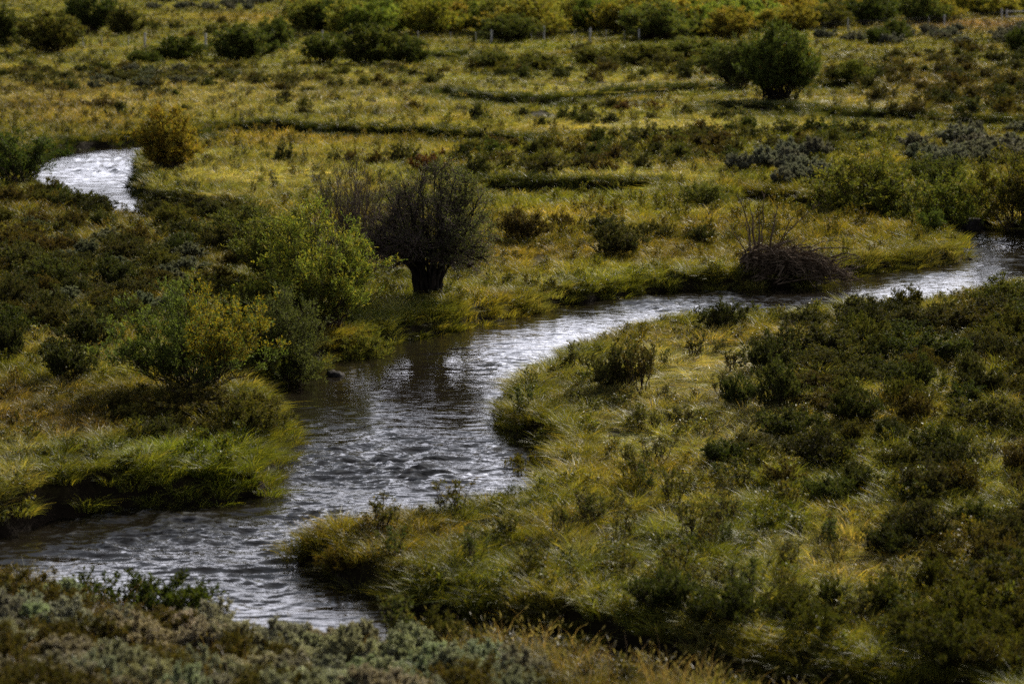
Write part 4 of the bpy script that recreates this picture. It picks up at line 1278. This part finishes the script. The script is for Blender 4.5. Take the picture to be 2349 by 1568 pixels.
def scatter_gn(src):
    ng = bpy.data.node_groups.new('tufts_on_points', 'GeometryNodeTree')
    ng.interface.new_socket('Geometry', in_out='INPUT', socket_type='NodeSocketGeometry')
    ng.interface.new_socket('Geometry', in_out='OUTPUT', socket_type='NodeSocketGeometry')
    N, L = ng.nodes, ng.links
    gi = N.new('NodeGroupInput'); go = N.new('NodeGroupOutput')
    iop = N.new('GeometryNodeInstanceOnPoints')
    ci = N.new('GeometryNodeCollectionInfo'); ci.inputs['Collection'].default_value = src
    ci.inputs['Separate Children'].default_value = True; ci.inputs['Reset Children'].default_value = True
    iop.inputs['Pick Instance'].default_value = True
    L.new(gi.outputs[0], iop.inputs['Points']); L.new(ci.outputs[0], iop.inputs['Instance'])
    for nm, ty, sk in (('idx', 'INT', 'Instance Index'), ('rot', 'FLOAT_VECTOR', 'Rotation'), ('scl', 'FLOAT_VECTOR', 'Scale')):
        a = N.new('GeometryNodeInputNamedAttribute'); a.data_type = ty; a.inputs['Name'].default_value = nm
        L.new(a.outputs['Attribute'], iop.inputs[sk])
    L.new(iop.outputs['Instances'], go.inputs[0])
    return ng


NG = scatter_gn(src)


def tuft_field(name, X, Y, idx, yaw, tilt, sxy, sz, tint, label, NG=NG, what='grass'):
    Z = height(X, Y)
    me = bpy.data.meshes.new(name)
    me.vertices.add(len(X)); me.vertices.foreach_set('co', np.stack([X, Y, Z], -1).astype(np.float32).ravel())
    a = me.attributes.new('idx', 'INT', 'POINT'); a.data.foreach_set('value', idx.astype(np.int32))
    a = me.attributes.new('rot', 'FLOAT_VECTOR', 'POINT'); a.data.foreach_set('vector', np.stack([tilt, 0 * tilt, yaw], -1).astype(np.float32).ravel())
    a = me.attributes.new('scl', 'FLOAT_VECTOR', 'POINT'); a.data.foreach_set('vector', np.stack([sxy, sxy, sz], -1).astype(np.float32).ravel())
    a = me.attributes.new('tint', 'FLOAT_COLOR', 'POINT'); a.data.foreach_set('color', np.concatenate([tint, np.ones((len(X), 1))], 1).astype(np.float32).ravel())
    o = link(name, me)
    md = o.modifiers.new('tufts', 'NODES'); md.node_group = NG
    tag(o, label, what, kind='stuff')
    return o


if MASS:
    src2 = bpy.data.collections.new('shrub_sources')
    for i, me in enumerate(LIB['lowfar']):
        m2 = me.copy(); m2.materials[1] = M_LEAF_I
        o = bpy.data.objects.new('source_%d' % i, m2); src2.objects.link(o)
    A_ = lambda k_: np.array([d_[k_] for d_ in MASS], float)
    tuft_field('distant_low_shrubs', A_('x'), A_('y'), A_('var'), A_('yaw'), 0 * A_('x'), A_('w') / 2 / DIM['lowfar'][1], A_('h') / DIM['lowfar'][0], A_('tint'),
               'scattered dark low shrubs too small to tell apart across the far meadow', NG=scatter_gn(src2), what='shrubs')

# colour of the meadow: (px, py, rx, ry, colour, strength)
OLIVE = np.array((.128, .138, .025)); GREEN = np.array((.095, .112, .020)); GOLD = np.array((.205, .160, .034)); PALE = np.array((.250, .235, .100))
RUST = np.array((.145, .075, .028)); DKG = np.array((.060, .085, .018)); BROWN = np.array((.10, .075, .03)); LIME = np.array((.15, .195, .020))
ZONES = [(500, 495, 130, 26, GOLD, .95), (700, 322, 450, 22, GOLD, .85), (1450, 580, 420, 45, GOLD, .75), (1150, 600, 140, 50, GOLD, .6), (1950, 520, 250, 40, GOLD, .55), (1300, 500, 300, 30, GOLD, .5), (450, 210, 500, 45, (.19, .165, .07), .6), (200, 260, 260, 40, GOLD, .5),
         (620, 400, 280, 45, PALE, .6), (1400, 400, 300, 20, PALE, .5), (1500, 290, 400, 20, PALE, .55), (550, 230, 500, 40, PALE, .45), (1550, 200, 350, 20, PALE, .4), (1800, 240, 250, 20, PALE, .4),
         (200, 475, 200, 20, RUST, .6), (150, 240, 200, 60, BROWN, .5), (270, 660, 80, 20, RUST, .5), (80, 960, 250, 70, RUST, .55), (330, 1000, 250, 40, BROWN, .35),
         (430, 1080, 180, 60, LIME, .75), (560, 1110, 80, 50, LIME, .6), (60, 1190, 120, 30, GREEN, .6),
         (1620, 870, 260, 90, PALE, .65), (1650, 1010, 200, 60, PALE, .45), (1500, 1180, 300, 60, OLIVE, .4), (1950, 1290, 170, 40, PALE, .5),
         (1500, 1380, 400, 50, GREEN, .6), (1250, 1370, 130, 40, RUST, .3), (900, 1250, 180, 70, (.17, .13, .03), .5), (1330, 1060, 100, 50, GOLD, .4),
         (2150, 800, 330, 250, BROWN, .2), (2200, 1300, 300, 200, BROWN, .28), (2150, 200, 300, 80, BROWN, .6), (2250, 60, 200, 18, (.20, .12, .08), .7),  # browns on the right: ground colour plus corner darkening put into the grass tint
         (600, 45, 180, 12, GOLD, .8), (1300, 112, 200, 8, LIME, .5), (1050, 740, 400, 30, GREEN, .5), (1450, 640, 300, 25, LIME, .35), (1330, 470, 300, 15, LIME, .3),
         (150, 1450, 500, 100, BROWN, .7), (1000, 1480, 300, 40, (.11, .08, .045), .7), (1350, 1560, 300, 60, (.10, .075, .045), .7), (100, 1310, 200, 30, GREEN, .3), (250, 720, 250, 80, (.09, .08, .028), .6), (250, 580, 300, 80, (.09, .075, .03), .6)]


def meadow_colour(X, Y, g):
    PX, PY = survey(X, Y, 0 * X)
    n1 = fbm(X / 9, Y / 9, 51, 3)[:, None]; n2 = fbm(X / 2.2, Y / 2.2, 52, 3)[:, None]; n3 = fbm(X / 5, Y / 5, 53, 3)[:, None]
    c = OLIVE + (GREEN - OLIVE) * sstep(-.1, .5, n1) + 0
    c = c + (GOLD - c) * (.5 * sstep(.05, .6, n3))
    c = c + (PALE - c) * (.5 * sstep(.15, .7, n2))
    for (x_, y_, rx, ry, col, a_) in ZONES:
        w_ = a_ * blob(PX, PY, x_, y_, rx, ry)[:, None] * (1 + .5 * n2)
        c = c + (np.array(col) - c) * np.clip(w_, 0, 1)
    # little splashes of rust and straw
    sp = sstep(.35, .6, perlin(X / .8, Y / .8, 54))[:, None]
    c = c + (RUST - c) * (.22 * sp)
    c = c * np.clip(1 + .45 * fbm(X / 16, Y / 7, 57, 2), .55, 1.5)[:, None]
    return c * 1.12 * g.uniform(.62, 1.35, (len(X), 1)), PX, PY


g = np.random.default_rng(99)


def fan_points(y0, y1, dens):
    hw = lambda y: .228 * y + 1.0
    area = (hw(y0) + hw(y1)) * (y1 - y0)
    m = int(area * dens)
    yy = g.uniform(y0, y1, m * 2); xx = g.uniform(-1, 1, m * 2) * hw(y1)
    k_ = np.abs(xx) < hw(yy)
    return xx[k_][:m], yy[k_][:m]


def lodge(PX, PY, X, Y):
    w_ = .18 * sstep(.0, .5, fbm(X / 3, Y / 3, 61, 2))
    for (x_, y_, rx, ry, a_) in [(1640, 860, 220, 100, .85), (1480, 1020, 180, 60, .6), (1500, 1190, 260, 60, .6), (1950, 1290, 170, 50, .8), (620, 410, 260, 40, .7), (1450, 400, 350, 20, .8),
                                 (1500, 290, 400, 20, .8), (1550, 200, 350, 20, .7), (1850, 240, 250, 20, .7), (2200, 880, 200, 60, .5), (1100, 760, 200, 20, .3), (1400, 610, 200, 20, .3)]:
        w_ = np.maximum(w_, a_ * blob(PX, PY, x_, y_, rx, ry))
    return w_


for (nm, y0, y1, dens, lab) in [('near_grass', 20, 46, 17, 'grass of the near slope and near banks, olive and rust'), ('bank_grass', 46, 80, 12, 'green and golden grass of the river meadow'),
                                ('middle_grass', 80, 135, 6.5, 'golden and pale grass of the middle meadow'), ('far_grass', 135, 430, 2.4, 'tan and green grass of the far meadow')]:
    X, Y = fan_points(y0, y1, dens)
    S = sdf(X, Y)
    clump = fbm(X / .75, Y / .75, 71, 3)
    qx, qy = survey(X, Y, 0 * X)
    m = (S > .12) & (g.uniform(size=len(X)) < .35 + 1.2 * sstep(-.45, .35, clump)) & (blob(qx, qy, 1238, 264, 46, 14) < .5) & ~((S < 1.0) & (foot(X) - Y > -2.6) & (qx > 1180) & (g.uniform(size=len(X)) < .75))
    X, Y, S, clump = X[m], Y[m], S[m], clump[m]
    tint, PX, PY = meadow_colour(X, Y, g)
    N_ = len(X)
    r_ = g.uniform(size=N_)
    far = y0 >= 100 or nm in ('middle_grass', 'far_grass')
    lod = lodge(PX, PY, X, Y)
    if far:
        idx = np.where(g.uniform(size=N_) < .13, g.integers(13, 16, N_), g.integers(16, 19, N_)); idx = np.where(g.uniform(size=N_) < lod, g.integers(19, 21, N_), idx)
    else:
        idx = g.integers(0, 4, N_)
        idx = np.where(r_ < .06, g.integers(4, 7, N_), idx)
        idx = np.where((r_ > .86), g.integers(13, 16, N_), idx)
        idx = np.where(g.uniform(size=N_) < lod, g.integers(7, 11, N_), idx)
        hillside = (foot(X) - Y) > .3
        idx = np.where(hillside & (g.uniform(size=N_) < .22), g.integers(11, 13, N_), idx)
        idx = np.where(np.isin(idx, (13, 14, 15)) & hillside, 0, idx)
    lodged = np.isin(idx, (7, 8, 9, 10, 19, 20))
    flow = 2.6 * fbm(X / 2.5, Y / 2.5, 62, 2) * 2 + 2.6
    yaw = np.where(lodged, flow + g.normal(size=N_) * .7, g.uniform(0, 6.28, N_))
    bump = (.95 + .35 * fbm(X / 1.6, Y / 1.6, 63, 2)) * (1 + .7 * clump)
    sz = g.uniform(.65, 1.1, N_) * bump * np.where(far, 1.0, .82)
    sz = np.where(np.isin(idx, (11, 12)), g.uniform(.7, 1.1, N_), sz)
    sz = np.where(far & np.isin(idx, (13, 14, 15)), sz * 1.25, sz)
    tint = np.where((np.isin(idx, (13, 14, 15)))[:, None], tint * np.array((.62, .62, .7)), tint)
    sxy = g.uniform(.85, 1.2, N_) * (1.25 if nm == 'far_grass' else 1.0)
    tint = np.where(lodged[:, None], tint * np.array((1.12, 1.15, 1.25)), tint)
    hs = ((foot(X) - Y) > .3)[:, None]
    tint = np.where(hs, tint * .35 + np.array((.085, .062, .034)) * .65 * g.uniform(.6, 1.25, (N_, 1)), tint)
    sz = np.where(hs[:, 0] & ~np.isin(idx, (11, 12)), sz * .7, sz)
    tint = np.where(np.isin(idx, (11, 12))[:, None], np.array((.10, .08, .045)) * g.uniform(.7, 1.2, (N_, 1)), tint)
    tuft_field(nm, X, Y, idx, yaw, g.normal(size=N_) * .08, sxy, np.clip(sz, .3, 1.8), tint, lab)

# pale seed stalks before the dark far bank of the side channel
X = g.uniform(-1.2, 5.5, 4000); Y = g.uniform(29, 37, 4000)
S = sdf(X, Y)
m = (S > .05) & (S < 1.3) & (foot(X) - Y > -2.6) & (g.uniform(size=len(X)) < .11)
X, Y = X[m], Y[m]; N_ = len(X)
tuft_field('seed_stalks', X, Y, g.integers(11, 13, N_), g.uniform(0, 6.28, N_), g.normal(size=N_) * .08, g.uniform(.8, 1.3, N_), g.uniform(.7, 1.25, N_),
           np.array((.135, .115, .065)) * g.uniform(.7, 1.3, (N_, 1)), 'thin pale seed stalks along the near edge of the side channel')

# tussocks that hang over the water along every bank
X, Y = fan_points(31, 235, 13)
S = sdf(X, Y)
m = (S > np.where(Y > 100, -.35, -.2)) & (S < np.where(Y > 100, .9, .75))
X, Y, S = X[m], Y[m], S[m]
m = (g.uniform(size=len(X)) < np.where(Y > 80, .5, 1.0))
X, Y, S = X[m], Y[m], S[m]
e = .15
gx = (sdf(X + e, Y) - sdf(X - e, Y)); gy = (sdf(X, Y + e) - sdf(X, Y - e))
out_az = np.arctan2(-gy, -gx)
tint, PX, PY = meadow_colour(X, Y, g)
# keep the eroded left cut bank bare
bare_ = ((blob(PX, PY, 130, 1150, 90, 45) > .6) & (S < .25)) | ((foot(X) - Y > -2.6) & (PX > 1120) & (g.uniform(size=len(X)) < .8))
bare_ = bare_ | (blob(PX, PY, 1238, 262, 44, 15) > .5)
X, Y, S, out_az, tint, PX, PY = [a[~bare_] for a in (X, Y, S, out_az, tint, PX, PY)]
N_ = len(X)
tint = tint * .7 + np.array((.11, .115, .022)) * .3 * g.uniform(.8, 1.2, (N_, 1))
near_edge = (foot(X) - Y) > -1.6
idx = g.integers(4, 7, N_)
idx = np.where(g.uniform(size=N_) < .55, g.integers(0, 4, N_), idx)
idx = np.where(g.uniform(size=N_) < .12, g.integers(13, 16, N_), idx)
idx = np.where(near_edge, g.integers(0, 4, N_), idx)
idx = np.where(Y > 100, g.integers(16, 19, N_), idx)
tint = np.where((Y > 100)[:, None], np.array((.036, .046, .012)) * g.uniform(.7, 1.3, (N_, 1)), tint)  # shade of far bank faces turned from the sun, put into the tussock colour
yaw = out_az + math.pi / 2 + g.normal(size=N_) * 1.0
tilt = np.where(near_edge | (Y > 100), .05, .16 * sstep(.7, .0, S)) * g.uniform(.6, 1.3, N_)
tuft_field('bank_tussocks', X, Y, idx, yaw, tilt, g.uniform(.85, 1.25, N_), g.uniform(.5, .95, N_) * np.where(near_edge, .6, 1) * np.where(Y > 100, 1.35, 1), tint, 'arching grass tussocks hanging over the river banks')
print('tussocks', N_, 'objects', len(bpy.data.objects))
